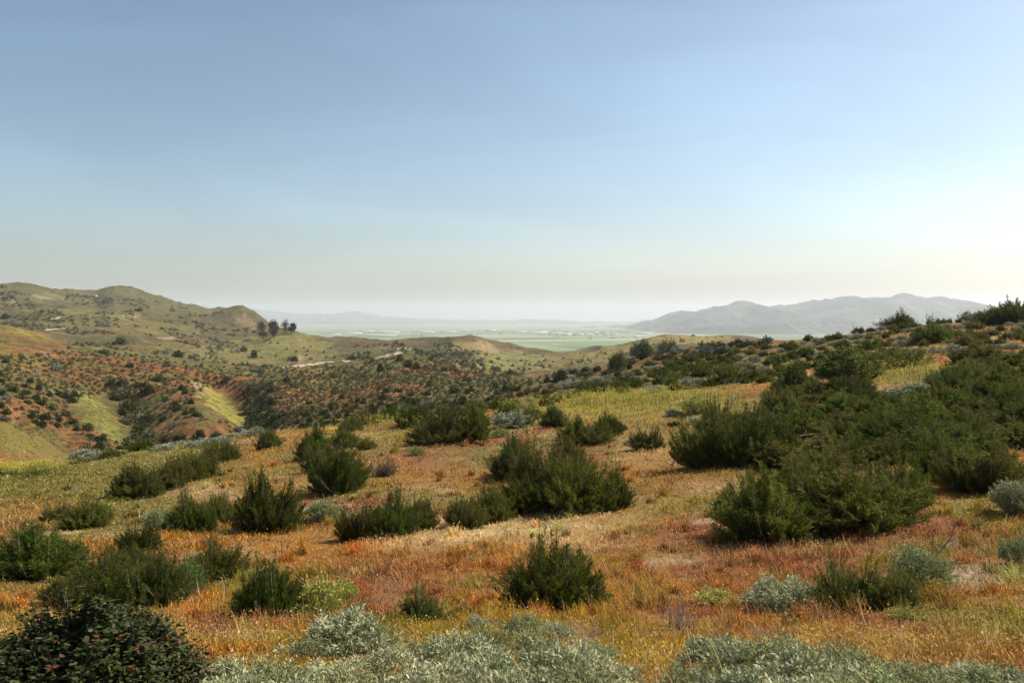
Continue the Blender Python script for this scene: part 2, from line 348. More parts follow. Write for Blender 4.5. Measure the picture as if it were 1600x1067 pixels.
# valley floor with its fields
vx = np.concatenate([np.linspace(-2500, -100, 30)[:-1], np.arange(-100, 1701, 5), np.linspace(1720, 4200, 30)])
vY = np.exp(np.linspace(math.log(1900), math.log(23500), 260))
vgx, vgy = np.meshgrid(vx, vY); VX = (vgx - CX) / F * vgy
X, Y = VX.ravel(), vgy.ravel()
uu = X * .94 + Y * .34 + 60 * (vn(X / 900, Y / 900, 3) - .5); vv = -X * .34 + Y * .94
ci = np.floor(uu / 620); cj = np.floor(vv / (330 + 0 * vv))
h1, h2 = _h(ci, cj, 61), _h(ci, cj, 62)
pal = np.array([(.09,.145,.05),(.12,.17,.06),(.07,.105,.045),(.15,.185,.08),(.22,.20,.13),(.10,.13,.065),(.17,.21,.10),(.10,.15,.05)])
c = pal[(h1 * 7.99).astype(int)] * (.85 + .3 * h2)[:, None]
c = mix(c, (.25, .22, .17), (np.abs(uu / 620 - np.round(uu / 620)) < .02) * .6)
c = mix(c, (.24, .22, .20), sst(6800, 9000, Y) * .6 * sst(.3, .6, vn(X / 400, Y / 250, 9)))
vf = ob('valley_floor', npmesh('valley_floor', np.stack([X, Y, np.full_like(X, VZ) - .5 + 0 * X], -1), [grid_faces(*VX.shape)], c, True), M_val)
tag(vf, kind='structure')

# distant ranges
def ridge_range(name, prof, y0, yr, y1, seed, base, nz, cols):
    pk = np.array(prof, float)
    rx = np.arange(pk[0, 0], pk[-1, 0] + 1, 3.0); t = np.concatenate([np.linspace(0, 1, 90), np.linspace(1.03, 2, 20)])
    g, tt = np.meshgrid(rx, t)
    Y = np.where(tt <= 1, y0 + (yr - y0) * tt, yr + (y1 - yr) * (tt - 1))
    # bearings fixed at the crest so that the range has one real outline
    X = (g - CX) / F * (yr * .75 + .25 * Y)
    zr = (HY - pchip1(pk[:, 0], pk[:, 1], rx)) / F * yr
    zr = zr + (ridged(rx / 16, rx * 0 + seed, seed, 5) - .62) * 7 / F * yr * nz
    up = np.where(tt <= 1, tt ** 1.15, (2 - tt))
    rg = ridged(X / 620, Y / 900, seed, 5)
    sh = np.where(tt <= 1, np.clip(up * (1 - .55 * (1 - up) * (1.6 - 2 * rg)) , 0, 1), up)
    sh = sh + np.where(tt < 1, (rg - .55) * 1.25 * np.sin(np.pi * np.clip(tt, 0, 1)), 0)
    Zz = base - 15 + (zr[None] - base + 15) * sh
    Zz = np.where(tt < 1, np.minimum(Zz, base - 15 + (zr[None] - base + 15) * np.clip(.25 + .78 * tt, 0, 1)), Zz)
    n = fbm(X / 300, Y / 300, seed + 3, 5)
    col = mix(cols[0], cols[1], sst(.38, .62, n)).reshape(-1, 3)
    o = ob(name, npmesh(name, np.stack([X, Y, Zz], -1).reshape(-1, 3), [grid_faces(*X.shape)], col, True), M_mtn)
    tag(o, kind='structure'); return o
ridge_range('mountains', [(965,520),(985,514),(1010,504),(1040,493),(1062,486),(1085,487),(1110,480),(1130,478),(1160,470),(1185,474),(1210,477),(1250,472),(1290,468),(1330,463),(1370,466),(1395,462),(1420,458),(1447,466),(1470,463),(1490,468),(1515,475),(1560,481),(1650,485),(1850,480),(2200,490)],
            5300, 7600, 10500, 5, VZ, 1, ((.095,.09,.07),(.03,.036,.03)))
ridge_range('foothills', [(880,516),(915,510),(940,511),(960,508),(985,507),(1005,500),(1025,503),(1045,510),(1080,514)], 8200, 9400, 11000, 9, VZ, .6, ((.13,.12,.08),(.09,.09,.06)))
ridge_range('far_mountains', [(-900,470),(-300,472),(200,476),(330,478),(380,480),(420,486),(480,490),(520,491),(552,486),(575,490),(610,495),(680,498),(760,500),(830,499),(880,500),(940,502),(1100,500),(1500,498),(2300,495)],
            12500, 15500, 19000, 13, VZ, .5, ((.12,.11,.08),(.08,.08,.06)))

# ------------------------------------------------------------------ dirt roads
def road(name, pts, width, lift=.22, start=100):
    q = [ray_ground(a, b, start) for a, b in pts]
    P = np.array([(p.x, p.y) for p in q])
    d = np.concatenate([[0], np.cumsum(np.hypot(*np.diff(P, axis=0).T))])
    s = np.linspace(0, d[-1], max(8, int(d[-1] / 1.5)))
    cx, cy = pchip1(d, P[:, 0], s), pchip1(d, P[:, 1], s)
    tx, ty = np.gradient(cx), np.gradient(cy); l = np.hypot(tx, ty) + 1e-9; nx, ny = -ty / l, tx / l
    w = width * (.75 + .5 * vn(s / 9, s * 0, 77)) / 2
    rows = []
    for k in (-1, -.5, 0, .5, 1):
        X, Y = cx + nx * w * k, cy + ny * w * k
        rows.append(np.stack([X, Y, H(X, Y) + lift], -1))
    v = np.stack(rows, 1)
    o = ob(name, npmesh(name, v.reshape(-1, 3), [grid_faces(len(s), 5)], None, True), M_road); tag(o, kind='structure')
for pts, w, *st_ in ([((440,575),(470,573),(498,568),(520,566),(545,566)), 2.6], [((585,561),(604,557),(620,553),(632,549),(636,546),(624,545)), 3.2],
               [((72,516.8),(85,515),(98,513),(110,512.5)), 2.6, 385], [((84,499),(90,497),(92,494)), 5.0], [((168,492),(195,493),(215,496)), 2.2]):
    try: road('dirt_road', pts, w, .22, *st_)
    except Exception as e: print('road', e)

# ------------------------------------------------------------------ plant meshes (unit size: 1 wide, 1 tall)
def unit(v): return v / (np.linalg.norm(v, axis=-1, keepdims=True) + 1e-9)
def leaves(P, D, L, W, r, col, diamond=True):
    """leaf blades at P along D"""
    n = len(P); D = unit(D); s = unit(np.cross(D, unit(r.normal(size=(n, 3)))))
    L = np.broadcast_to(L, n)[:, None]; W = np.broadcast_to(W, n)[:, None]
    if diamond:
        v = np.stack([P, P + D * L * .45 + s * W * .5, P + D * L, P + D * L * .45 - s * W * .5], 1)
        f = np.arange(n * 4).reshape(n, 4); k = 4
    else:
        v = np.stack([P + s * W * .5, P - s * W * .5, P + D * L], 1); f = np.arange(n * 3).reshape(n, 3); k = 3
    return v.reshape(-1, 3), f, np.repeat(col, k, 0)
def tubes(A, B, ra, rb, k=4):
    """straight tapered twigs from A to B"""
    n = len(A); d = unit(B - A); u = unit(np.cross(d, np.tile([[.31, .17, .93]], (n, 1)))); w = np.cross(d, u)
    ra = np.broadcast_to(ra, n)[:, None]; rb = np.broadcast_to(rb, n)[:, None]; vs = []
    for P, r_ in ((A, ra), (B, rb)):
        for j in range(k):
            a = 2 * math.pi * j / k; vs.append(P + r_ * (u * math.cos(a) + w * math.sin(a)))
    v = np.stack(vs, 1).reshape(-1, 3); b = np.arange(n)[:, None] * 2 * k
    f = np.concatenate([np.stack([b[:, 0] + j, b[:, 0] + (j + 1) % k, b[:, 0] + k + (j + 1) % k, b[:, 0] + k + j], -1) for j in range(k)])
    return v, f
def join(parts):
    vs, fs, cs, o = [], [], [], 0
    for v, f, *c_ in parts:
        vs.append(v); fs.append(f + o); o += len(v)
        if c_: cs.append(c_[0])
    by = {}
    for f in fs: by.setdefault(f.shape[1], []).append(f)
    return np.concatenate(vs), [np.concatenate(x) for x in by.values()], (np.concatenate(cs) if cs else None)

def shoot_shrub(seed, shoots, per, spike=.28, base=(.022,.038,.005), tip=(.145,.178,.026), leafL=.05, leafW=.0085, lobes=8, noise=.55):
    """wispy upright scrub: fans of needle-leaved shoots from several crowns"""
    r = np.random.default_rng(seed)
    lc = np.column_stack([r.uniform(-.27, .27, lobes), r.uniform(-.27, .27, lobes)]); lh = r.uniform(.5, .9, lobes); lh[r.integers(lobes)] = 1.0
    lr = r.uniform(.18, .32, lobes)
    li = r.integers(0, lobes, shoots)
    a = r.uniform(0, 2 * np.pi, shoots); q = r.uniform(0, 1, shoots) ** .55
    B = np.column_stack([lc[li, 0] * .6 + r.normal(0, .04, shoots), lc[li, 1] * .6 + r.normal(0, .04, shoots), np.zeros(shoots)])
    zz = lh[li] * (np.sqrt(np.clip(1 - q ** 2 * .9, 0, 1))) * (.78 + spike * (r.uniform(0, 1, shoots) ** 2.2) * (1 - .3 * q)) * r.uniform(.45, 1.0, shoots)
    T = np.column_stack([lc[li, 0] + np.cos(a) * q * lr[li] * 1.15, lc[li, 1] + np.sin(a) * q * lr[li] * 1.15, np.maximum(zz, .10)])
    sk = r.uniform(0, 1, shoots) < .13           # low skirt of side shoots
    ra_ = r.uniform(.32, .56, shoots); T[sk] = np.column_stack([np.cos(a) * ra_, np.sin(a) * ra_, r.uniform(.05, .42, shoots)])[sk]
    mid = (B + T) / 2 + np.column_stack([np.cos(a) * q * .06, np.sin(a) * q * .06, -.05 * q])
    n = shoots * per; si = np.repeat(np.arange(shoots), per)
    t = r.uniform(.2, 1, n) ** .75
    P = ((1 - t) ** 2)[:, None] * B[si] + (2 * t * (1 - t))[:, None] * mid[si] + (t ** 2)[:, None] * T[si]
    tang = unit(2 * (1 - t)[:, None] * (mid - B)[si] + 2 * t[:, None] * (T - mid)[si])
    P = P + r.normal(0, .018, (n, 3)) * (1.4 - t)[:, None]
    P[:, 2] = np.maximum(P[:, 2], .01)
    D = tang * .9 + r.normal(0, noise, (n, 3)) + np.array([0, 0, .18])
    tone = r.uniform(0, 1, shoots)[si] * .7 + r.uniform(0, 1, n) * .3
    col = mix(np.array(base), np.array(tip), tone)
    col = mix(col, (.13, .095, .05), (r.uniform(0, 1, shoots) < .12)[si] * .7)
    fol = join([leaves(P, D, leafL * r.uniform(.6, 1.3, n), leafW * r.uniform(.7, 1.3, n), r, col, True)])
    k = max(16, shoots // 4)
    v1, f1 = tubes(B[:k], mid[:k], .010, .007, 4); v2, f2 = tubes(mid[:k], T[:k] * .97 + mid[:k] * .03, .007, .003, 4)
    st = join([(v1, f1), (v2, f2)])
    return fol, st

def dome_shrub(seed, stems, per, L=.085, W=.024, base=(.15,.17,.085), tip=(.55,.55,.30), flat=.0):
    """rounded silver sage: tufts of broad pale leaves over a dome"""
    r = np.random.default_rng(seed)
    a = r.uniform(0, 2 * np.pi, stems); q = np.sqrt(r.uniform(0, 1, stems))
    bump = .62 + .62 * vn(np.cos(a) * q * 3.4 + 5, np.sin(a) * q * 3.4 + 5, seed)
    zt = np.sqrt(np.clip(1 - (q * .96) ** 2.2, 0, 1)) * bump * r.uniform(.8, 1.06, stems)
    T = np.column_stack([np.cos(a) * q * .47 * (bump + .1), np.sin(a) * q * .47 * (bump + .1), np.maximum(zt * .92, .06)])
    B = T * np.array([.35, .35, 0]); n = stems * per; si = np.repeat(np.arange(stems), per)
    t = r.uniform(.55, 1, n)
    P = B[si] * (1 - t)[:, None] + T[si] * t[:, None] + r.normal(0, .018, (n, 3))
    D = unit(T - B)[si] * .8 + r.normal(0, .5, (n, 3)) + np.array([0, 0, .35])
    tone = np.clip(r.uniform(0, 1, stems)[si] * .5 + r.uniform(0, 1, n) * .5, 0, 1)
    col = mix(np.array(base), np.array(tip), tone); col = mix(col, (.16, .18, .09), (r.uniform(0, 1, n) < .18) * .7)
    fol = join([leaves(P, D, L * r.uniform(.6, 1.25, n), W * r.uniform(.7, 1.3, n), r, col)])
    k = stems // 4
    v1, f1 = tubes(B[:k], T[:k], .008, .003, 4)
    return fol, (v1, [f1], None)

def leafy_bush(seed, twigs=520, per=13, L=.062, W=.030, reds=.16):
    """big-leaved sumac: rosettes of folded leaves at the twig ends, some red"""
    r = np.random.default_rng(seed)
    a = r.uniform(0, 2 * np.pi, twigs); u = r.uniform(0, 1, twigs) ** .8; rad = r.uniform(.45, 1, twigs) ** .4
    bump = .72 + .5 * vn(np.cos(a) * 2.3 + 7 + u * 2, np.sin(a) * 2.3 + 7, seed)
    ph = u * np.pi / 2 * .98
    T = np.column_stack([np.cos(a) * np.cos(ph) * .46 * rad * (bump * .5 + .55), np.sin(a) * np.cos(ph) * .46 * rad * (bump * .5 + .55), .06 + np.sin(ph) * .86 * rad * bump])
    B = T * np.array([.55, .55, .5]); ax = unit(T * np.array([1, 1, .8]) + np.array([0, 0, .25]))
    n = twigs * per; si = np.repeat(np.arange(twigs), per)
    t = r.uniform(.7, 1.05, n)
    P = B[si] * (1 - t)[:, None] + T[si] * t[:, None]
    rd = unit(r.normal(size=(n, 3))); D = unit(ax[si] * r.uniform(-.1, .9, n)[:, None] + rd * .9)
    s = unit(np.cross(D, ax[si] + .3 * r.normal(size=(n, 3)))); up = np.cross(s, D)
    l = (L * r.uniform(.5, 1.4, n))[:, None]; w = (W * r.uniform(.8, 1.2, n))[:, None]
    v = np.stack([P, P + D*l*.35 + s*w*.5 + up*w*.22, P + D*l*.72 + s*w*.38 + up*w*.18, P + D*l, P + D*l*.72 - s*w*.38 + up*w*.18, P + D*l*.35 - s*w*.5 + up*w*.22, P + D*l*.5], 1)
    b = np.arange(n)[:, None] * 7
    f = np.concatenate([b + np.array([[0, 1, 2, 6]]), b + np.array([[6, 2, 3, 4]]), b + np.array([[0, 6, 4, 5]])])
    g = mix((.018,.034,.009), (.078,.092,.024), r.uniform(0, 1, n))
    red = (r.uniform(0, 1, twigs) < reds)[si] & (t > .92)
    col = np.where(red[:, None], mix((.085,.032,.016), (.15,.062,.028), r.uniform(0, 1, n)), g)
    k = twigs
    v1, f1 = tubes(B, T * .97, .0028, .0016, 4); z0 = B * np.array([.2, .2, 0]); v2, f2 = tubes(z0[:90], B[:90], .011, .004, 5)
    return (v.reshape(-1, 3), [f], np.repeat(col, 7, 0)), join([(v1, f1), (v2, f2)])

def hill_blob(seed, n=340, base=(.022,.034,.010), tip=(.085,.095,.028)):
    r = np.random.default_rng(seed)
    lob = r.uniform(-.27, .27, (6, 2)); li = r.integers(0, 6, n); lz = r.uniform(.45, 1, 6)
    d = unit(r.normal(size=(n, 3))); d[:, 2] = np.abs(d[:, 2])
    P = np.column_stack([lob[li, 0] + d[:, 0] * .24, lob[li, 1] + d[:, 1] * .24, d[:, 2] * .9 * lz[li]]) * (r.uniform(.3, 1, n) ** .35)[:, None]
    col = mix(np.array(base), np.array(tip), r.uniform(0, 1, n))
    return join([leaves(P - .03, d * .6 + r.normal(0, .5, (n, 3)) + [0, 0, .3], .20 * r.uniform(.6, 1.3, n), .12, r, col)])

def fit(d, others=()):
    v = d[0]; lo, hi = np.percentile(v, 1.2, 0), np.percentile(v, 98.8, 0); top = np.percentile(v[:, 2], 99.6)
    k = np.array([1 / (hi[0] - lo[0]), 1 / (hi[1] - lo[1]), 1 / top]); off = np.array([(hi[0] + lo[0]) / 2, (hi[1] + lo[1]) / 2, 0])
    for q in (d, *others): q[0][:] = (q[0] - off) * k
    return d
def pm(name, d): return npmesh(name, d[0], d[1], d[2])
def variants(fn, mats, names, seeds, **k):
    out = []
    for s in seeds:
        fol, st = fn(s, **k); fit(fol, (st,)); a = pm(names[0], fol); a.materials.append(mats[0]); b = npmesh(names[1], st[0], st[1]); b.materials.append(mats[1]); out.append((a, b))
    return out
VS = lambda fn, ms, seeds, **k: variants(fn, ms, ('foliage', 'stem'), seeds, **k)
LW, SW, UW = (M_leaf, M_wood), (M_sage, M_wood), (M_sumac, M_bark)
KINDS = {
 'dark':  ('chaparral_shrub', 'shrub', VS(shoot_shrub, LW, (101, 102), shoots=540, per=95, spike=.3, lobes=8, noise=.45) + VS(shoot_shrub, LW, (103, 104), shoots=560, per=90, spike=.2, lobes=9, noise=.5, base=(.03,.042,.007), tip=(.16,.185,.028))
     + VS(shoot_shrub, LW, (105,), shoots=460, per=95, spike=.3, lobes=4, base=(.026,.038,.008), tip=(.135,.16,.03)) + VS(shoot_shrub, LW, (106,), shoots=500, per=95, spike=.4, lobes=7, base=(.034,.042,.008), tip=(.18,.185,.03))),
 'olive': ('chaparral_shrub', 'shrub', VS(shoot_shrub, LW, range(111, 115), shoots=420, per=90, base=(.055,.065,.012), tip=(.18,.175,.035))),
 'wisp':  ('broom_shrub', 'shrub', VS(shoot_shrub, LW, range(121, 124), shoots=330, per=85, spike=.6, base=(.04,.055,.01), tip=(.13,.145,.03), lobes=4, noise=.28)),
 'far':   ('chaparral_shrub', 'shrub', VS(shoot_shrub, LW, range(131, 134), shoots=260, per=60, leafL=.075, leafW=.020, spike=.25, lobes=8) + VS(shoot_shrub, LW, range(134, 137), shoots=260, per=60, leafL=.075, leafW=.020, spike=.4, base=(.034,.046,.008), tip=(.165,.19,.03))),
 'farolive': ('chaparral_shrub', 'shrub', VS(shoot_shrub, LW, range(141, 144), shoots=240, per=60, leafL=.075, leafW=.020, spike=.3, base=(.055,.065,.014), tip=(.19,.185,.04))),
 'sage':  ('silver_sage_bush', 'sagebrush', VS(dome_shrub, SW, range(151, 156), stems=430, per=14, L=.085, W=.02)),
 'greysage': ('grey_green_sage_bush', 'sagebrush', VS(dome_shrub, SW, range(161, 164), stems=400, per=13, L=.08, W=.016, base=(.10,.12,.03), tip=(.42,.43,.19))),
 'farsage': ('grey_green_sage_bush', 'sagebrush', VS(dome_shrub, SW, range(171, 174), stems=200, per=10, L=.11, W=.035, base=(.16,.18,.10), tip=(.34,.34,.23))),
 'lime':  ('yellow_green_bush', 'bush', VS(dome_shrub, SW, range(181, 183), stems=300, per=11, L=.09, W=.024, base=(.22,.24,.035), tip=(.62,.60,.13))),
 'mint':  ('bright_green_bush', 'bush', VS(dome_shrub, SW, range(185, 187), stems=260, per=11, L=.09, W=.02, base=(.12,.17,.03), tip=(.21,.27,.06))),
 'sumac': ('sumac_bush', 'bush', VS(leafy_bush, UW, (191,), twigs=3300, per=12, L=.026, W=.0135, reds=.09)),
 'round': ('broad_leaved_bush', 'bush', VS(dome_shrub, LW, (193, 194), stems=520, per=13, L=.06, W=.034, base=(.035,.048,.009), tip=(.12,.135,.028))),
 'dry':   ('dry_stalk_clump', 'dry plant', VS(shoot_shrub, LW, (195, 196), shoots=110, per=20, spike=.8, base=(.20,.15,.10), tip=(.36,.29,.2), leafW=.007)),
 'brown': ('brown_shrub', 'shrub', VS(shoot_shrub, LW, (197, 198), shoots=200, per=40, spike=.6, base=(.09,.065,.045), tip=(.16,.11,.075))),
}
SPOTS = []
def plant(kind, x, y, w, h, label, group=None, start=2.6, vi=None, p=None):
    name, cat, var = KINDS[kind]
    group = group or {'shrub': 'shrubs standing on the near slope', 'sagebrush': 'sage bushes on the near slope', 'dry plant': 'dry stalk clumps on the near slope'}.get(cat, 'small leafy bushes on the near slope' if kind in ('lime', 'mint') else None)
    p = p or ray_ground(x, y, start); Y = p.y
    e = empty(name, (p.x, p.y, p.z - .02 * h / F * Y)); tag(e, label, cat, group)
    a, b = var[vi if vi is not None else rng.integers(len(var))]
    for nm, me in (('foliage', a), ('stem', b)):
        o = bpy.data.objects.new(nm, me); C.objects.link(o); o.parent = e
    ww, hh = w / F * Y, h / F * Y
    if cat == 'shrub': ww *= .93; hh *= .9
    e.scale = (ww, ww * rng.uniform(.8, 1.05), hh); e.rotation_euler[2] = rng.uniform(0, 6.28)
    SPOTS.append((p.x, p.y, ww * .45))
    return e
# ------------------------------------------------------------------ shrubs one can point at
P = plant
P('sumac', 128, 1150, 330, 216, 'dark broad-leaved bush with red tipped twigs at the very front of the slope', vi=0)
P('dark', 865, 948, 150, 122, 'solitary dark green shrub with a pointed crown in the middle of the orange grass', vi=0)
P('dark', 420, 972, 108, 100, 'dark spreading shrub just above the yellow-green bush', vi=1)
P('lime', 492, 968, 92, 66, 'yellow-green leafy bush behind the big silver dome bush', vi=0)
P('lime', 535, 940, 45, 36, 'small yellow-green tuft touching the pale leafy bush', vi=1)
P('wisp', 662, 977, 95, 66, 'thin green shrub beside a grey forked stick', vi=0)
P('dark', 55, 897, 140, 86, 'wide dark shrub cut by the edge, under the green grass bank', vi=2)
P('dark', 135, 822, 80, 46, 'low dark shrub with black shadow below the green grass bank', vi=3)
P('wisp', 88, 815, 44, 36, 'small spiky shrub beside the low dark shrub under the grass bank', vi=1)
P('dark', 213, 778, 75, 56, 'lowest shrub of the diagonal row on the grassy bank', vi=4)
P('olive', 262, 762, 70, 52, 'second lowest shrub of the diagonal row on the grassy bank', vi=0)
P('dark', 303, 748, 68, 52, 'third shrub up the diagonal row on the grassy bank', vi=5)
P('olive', 345, 722, 52, 40, 'topmost shrub of the diagonal row on the grassy bank', vi=1)
P('dark', 300, 828, 80, 64, 'dark half of the twin shrubs beside the grey-green dome', vi=0)
P('olive', 345, 818, 55, 54, 'olive half of the twin shrubs beside the grey-green dome', vi=2)
P('greysage', 246, 828, 50, 36, 'grey-green dome bush between dark shrubs on the bank', vi=0)
P('dark', 420, 828, 98, 94, 'tall leaning dark shrub on open orange grass', vi=2)
P('wisp', 215, 862, 62, 54, 'spiky dark shrub with bleached sticks at its foot', vi=2)
P('dark', 160, 936, 110, 78, 'shrub directly behind the red tipped sumac bush', vi=3)
P('olive', 100, 945, 80, 50, 'low olive shrub behind the shoulder of the sumac bush', vi=3)
P('dark', 240, 948, 95, 88, 'darkest shrub of the thicket above the sumac bush', vi=4)
P('mint', 292, 930, 58, 60, 'fresh green shrub inside the thicket above the sumac bush', vi=0)
P('dark', 338, 905, 78, 62, 'shrub with a bleached stick before it at the end of the thicket', vi=5)
P('olive', 205, 905, 80, 60, 'olive shrub at the back of the thicket above the sumac bush', vi=0)
P('dark', 527, 768, 84, 76, 'dark shrub with an arching dead branch at its foot', vi=1)
P('olive', 505, 735, 60, 50, 'olive shrub rising behind the one with the arching dead branch', vi=1)
P('brown', 600, 743, 42, 40, 'small brownish twiggy shrub alone above the pink grass', vi=0)
P('dark', 489, 716, 46, 56, 'leaning dark shrub at the brow of the slope', vi=2)
P('dark', 540, 700, 44, 36, 'little dark shrub beside the leaning one at the brow', vi=3)
P('olive', 572, 702, 34, 20, 'low olive tuft at the brow of the slope', vi=2)
P('dark', 420, 702, 54, 34, 'round dark shrub where the brow meets the green spur', vi=4)
P('greysage', 505, 812, 58, 34, 'pale washed out bush between the leaning shrub and the clump with dead wood', vi=1)
P('dark', 562, 842, 62, 62, 'outer shrub of the clump with dead wood, over a bare branch', vi=5)
P('dark', 612, 838, 84, 76, 'tallest shrub of the clump with dead wood', vi=0)
P('olive', 655, 826, 52, 54, 'uphill shrub of the clump with dead wood', vi=3)
P('wisp', 688, 692, 92, 72, 'tall feathery shrub standing on the brow', vi=0)
P('dark', 648, 668, 56, 40, 'dark shrub tucked behind the tall feathery one', vi=1)
P('dark', 740, 690, 52, 60, 'narrow dark shrub beside the tall feathery one', vi=2)
P('mint', 650, 711, 27, 15, 'tiny bright green cushion in the pink grass', vi=1)
P('mint', 780, 683, 34, 15, 'low bright green cushion under the silver bush on the brow', vi=0)
P('olive', 728, 822, 66, 52, 'olive shrub at the lower end of the big dark clump', vi=1)
P('dark', 772, 812, 62, 60, 'shrub between the olive one and the big dark clump', vi=3)
P('dark', 800, 745, 84, 68, 'uphill shrub of the big dark clump, over bare soil', vi=4)
P('dark', 845, 772, 90, 92, 'middle shrub of the big dark clump', vi=5)
P('dark', 832, 796, 100, 72, 'front shrub of the big dark clump above the straw band', vi=0)
P('olive', 890, 742, 76, 62, 'back shrub of the big dark clump', vi=2)
P('dark', 905, 796, 112, 84, 'broad front shrub of the big dark clump', vi=1)
P('wisp', 960, 792, 58, 72, 'outermost upright shrub of the big dark clump', vi=1)
P('dark', 915, 692, 74, 42, 'low dark shrub above the big clump, before the yellow grass', vi=2)
P('dark', 950, 680, 42, 40, 'small dark shrub against the yellow grass', vi=3)
P('dark', 866, 668, 44, 38, 'dark shrub beside the silver bush on the brow', vi=4)
P('farsage', 800, 668, 60, 28, 'silver green bush at the brow of the slope', vi=0)
P('wisp', 1010, 702, 50, 42, 'spiky grey-green tuft alone in the yellow grass', vi=2)
P('lime', 1090, 645, 60, 32, 'yellow-green weedy bush at the edge of the mustard grass', vi=1)
P('dark', 1105, 728, 90, 86, 'outermost shrub of the slope thicket, over deep shade and bare twigs', vi=5)
P('dark', 1165, 726, 104, 92, 'broad shrub next to the outermost one of the slope thicket', vi=0)
P('wisp', 1112, 680, 54, 62, 'pointed shrub on the corner of the slope thicket', vi=2)
P('dark', 1195, 838, 150, 112, 'lower of the twin shrubs in front of the slope thicket', vi=2)
P('olive', 1245, 800, 110, 100, 'olive shrub squeezed behind the twin shrubs', vi=3)
P('dark', 1345, 815, 190, 104, 'wider of the twin shrubs in front of the slope thicket', vi=3)
P('dark', 1280, 812, 90, 88, 'shrub filling the gap between the twin shrubs', vi=4)
P('dark', 1410, 790, 80, 74, 'end shrub next to the twin shrubs before the orange grass', vi=1)
P('wisp', 1140, 800, 54, 46, 'small spiky shrub at the foot of the twin shrubs', vi=0)
P('dark', 1530, 762, 130, 84, 'dark shrub with a black hollow under it at the thicket edge', vi=5)
P('dark', 1480, 750, 90, 78, 'shrub beside the one with the black hollow', vi=1)
P('sage', 1588, 800, 66, 50, 'round grey bush at the frame edge below the thicket', vi=0)
P('greysage', 1594, 880, 66, 44, 'blue-grey bush throwing a dark shadow over bare sand', vi=0)
P('wisp', 1330, 956, 110, 92, 'broom-like green shrub between the silver bush and the dead branch', vi=1)
P('olive', 1390, 952, 84, 70, 'green shrub under the bare dead branch', vi=0)
P('greysage', 1440, 915, 84, 62, 'grey bush hung with dead twigs', vi=1)
P('sage', 1225, 955, 116, 50, 'silver white bush beside the broom-like shrub', vi=1)
P('dry', 1060, 984, 62, 62, 'grey dry stalks with a few green leaves in the golden grass', vi=0)
P('dry', 905, 1005, 90, 56, 'dry brown stalks rising behind the silver carpet', vi=1)
P('dark', 1582, 503, 66, 36, 'large dark shrub on the skyline at the top of the ridge', vi=1)
P('dark', 1545, 505, 36, 24, 'dark shrub on the skyline below the largest one', vi=2)
P('brown', 1393, 508, 46, 28, 'bare reddish brown shrub on the skyline', vi=1)
P('dark', 1412, 508, 34, 26, 'green shrub leaning on the bare reddish one on the skyline', vi=3)
P('farsage', 1520, 490, 40, 16, 'grey dome on the skyline', vi=1)
P('dark', 1460, 535, 60, 40, 'dark shrub below the skyline with shaded foot', vi=0)
P('round', 1322, 600, 98, 58, 'large broad-leaved bush beside the grass clearing', vi=0)
P('dark', 1245, 612, 66, 52, 'dark shrub below the broad-leaved bush', vi=4)
P('dark', 1400, 572, 90, 34, 'dark hedge-like shrub along the top of the grass clearing', vi=5)
P('farsage', 1425, 622, 70, 26, 'grey-green bush at the foot of the grass clearing', vi=2)
P('dark', 1003, 557, 34, 28, 'blackish round shrub against the green plain', vi=4)
P('dark', 1040, 548, 34, 20, 'dark shrub below the grassy knoll at the ridge end', vi=5)
P('olive', 965, 578, 30, 32, 'upright olive shrub at the end of the rusty slope', vi=0)
P('farsage', 935, 602, 42, 16, 'silver dome in the dark belt of shrubs', vi=0)
P('farsage', 895, 606, 40, 14, 'long grey bush in the dark belt of shrubs', vi=1)

# silver carpet along the front
P('sage', 540, 1028, 150, 66, 'large silver dome bush behind the silver carpet', vi=0)
P('greysage', 478, 1040, 60, 44, 'shaded grey bush under the flank of the large silver dome', vi=1)
sg = 'silver sage bushes in the carpet at the front'
for k, (x, y, w, h) in enumerate([(300,1110,120,70),(360,1085,120,56),(350,1130,150,80),(430,1090,130,60),(460,1130,170,84),(520,1085,120,52),(560,1125,170,84),(600,1060,110,56),(650,1120,160,90),(660,1040,100,50),(715,1050,120,66),(700,1100,150,80),
        (770,1030,100,56),(760,1085,140,78),(800,1130,180,92),(825,1030,90,56),(850,1075,140,70),(905,1060,120,56),(900,1120,160,80),(960,1080,110,50),(980,1120,130,60),(815,990,66,40),(748,982,46,30),(868,1000,60,36),(940,1035,80,36),(1030,1120,90,50)]):
    P('sage' if k % 3 else 'greysage', x, y + 8, w, h * .98, 'silver leaved sage bush merging into the pale carpet at the front', sg)
sg2 = 'green and grey sage bushes below the broom-like shrub'
for k, (x, y, w, h) in enumerate([(1090,1085,110,60),(1130,1040,120,56),(1180,1060,150,76),(1250,1045,120,64),(1270,1090,170,84),(1330,1065,130,66),(1390,1075,130,56),(1150,1115,160,84),(1370,1120,170,84),(1450,1095,140,60),(1260,1135,170,80),(1500,1120,150,70),(1560,1105,120,50),(1610,1120,130,60),(1060,1120,110,56),(1470,1068,80,34),(1530,1078,110,54),(1440,1072,100,50),(1560,1092,150,64),(1620,1095,120,60),(1590,1085,100,48),(1580,1060,70,30)]):
    P('greysage' if k % 3 != 1 else 'sage', x, y + 14, w, h * .96, 'grey-green sage bush in the low hedge at the front under the broom-like shrub', sg2)
for x, y, w, h in [(700,1030,60,50),(575,1062,56,40),(880,1028,70,46),(1480,1030,70,44),(1200,1000,60,40)]: P('dry', x, y, w, h, 'thin grey dry stalks standing among the silver sage', 'dry stalks among the silver sage')
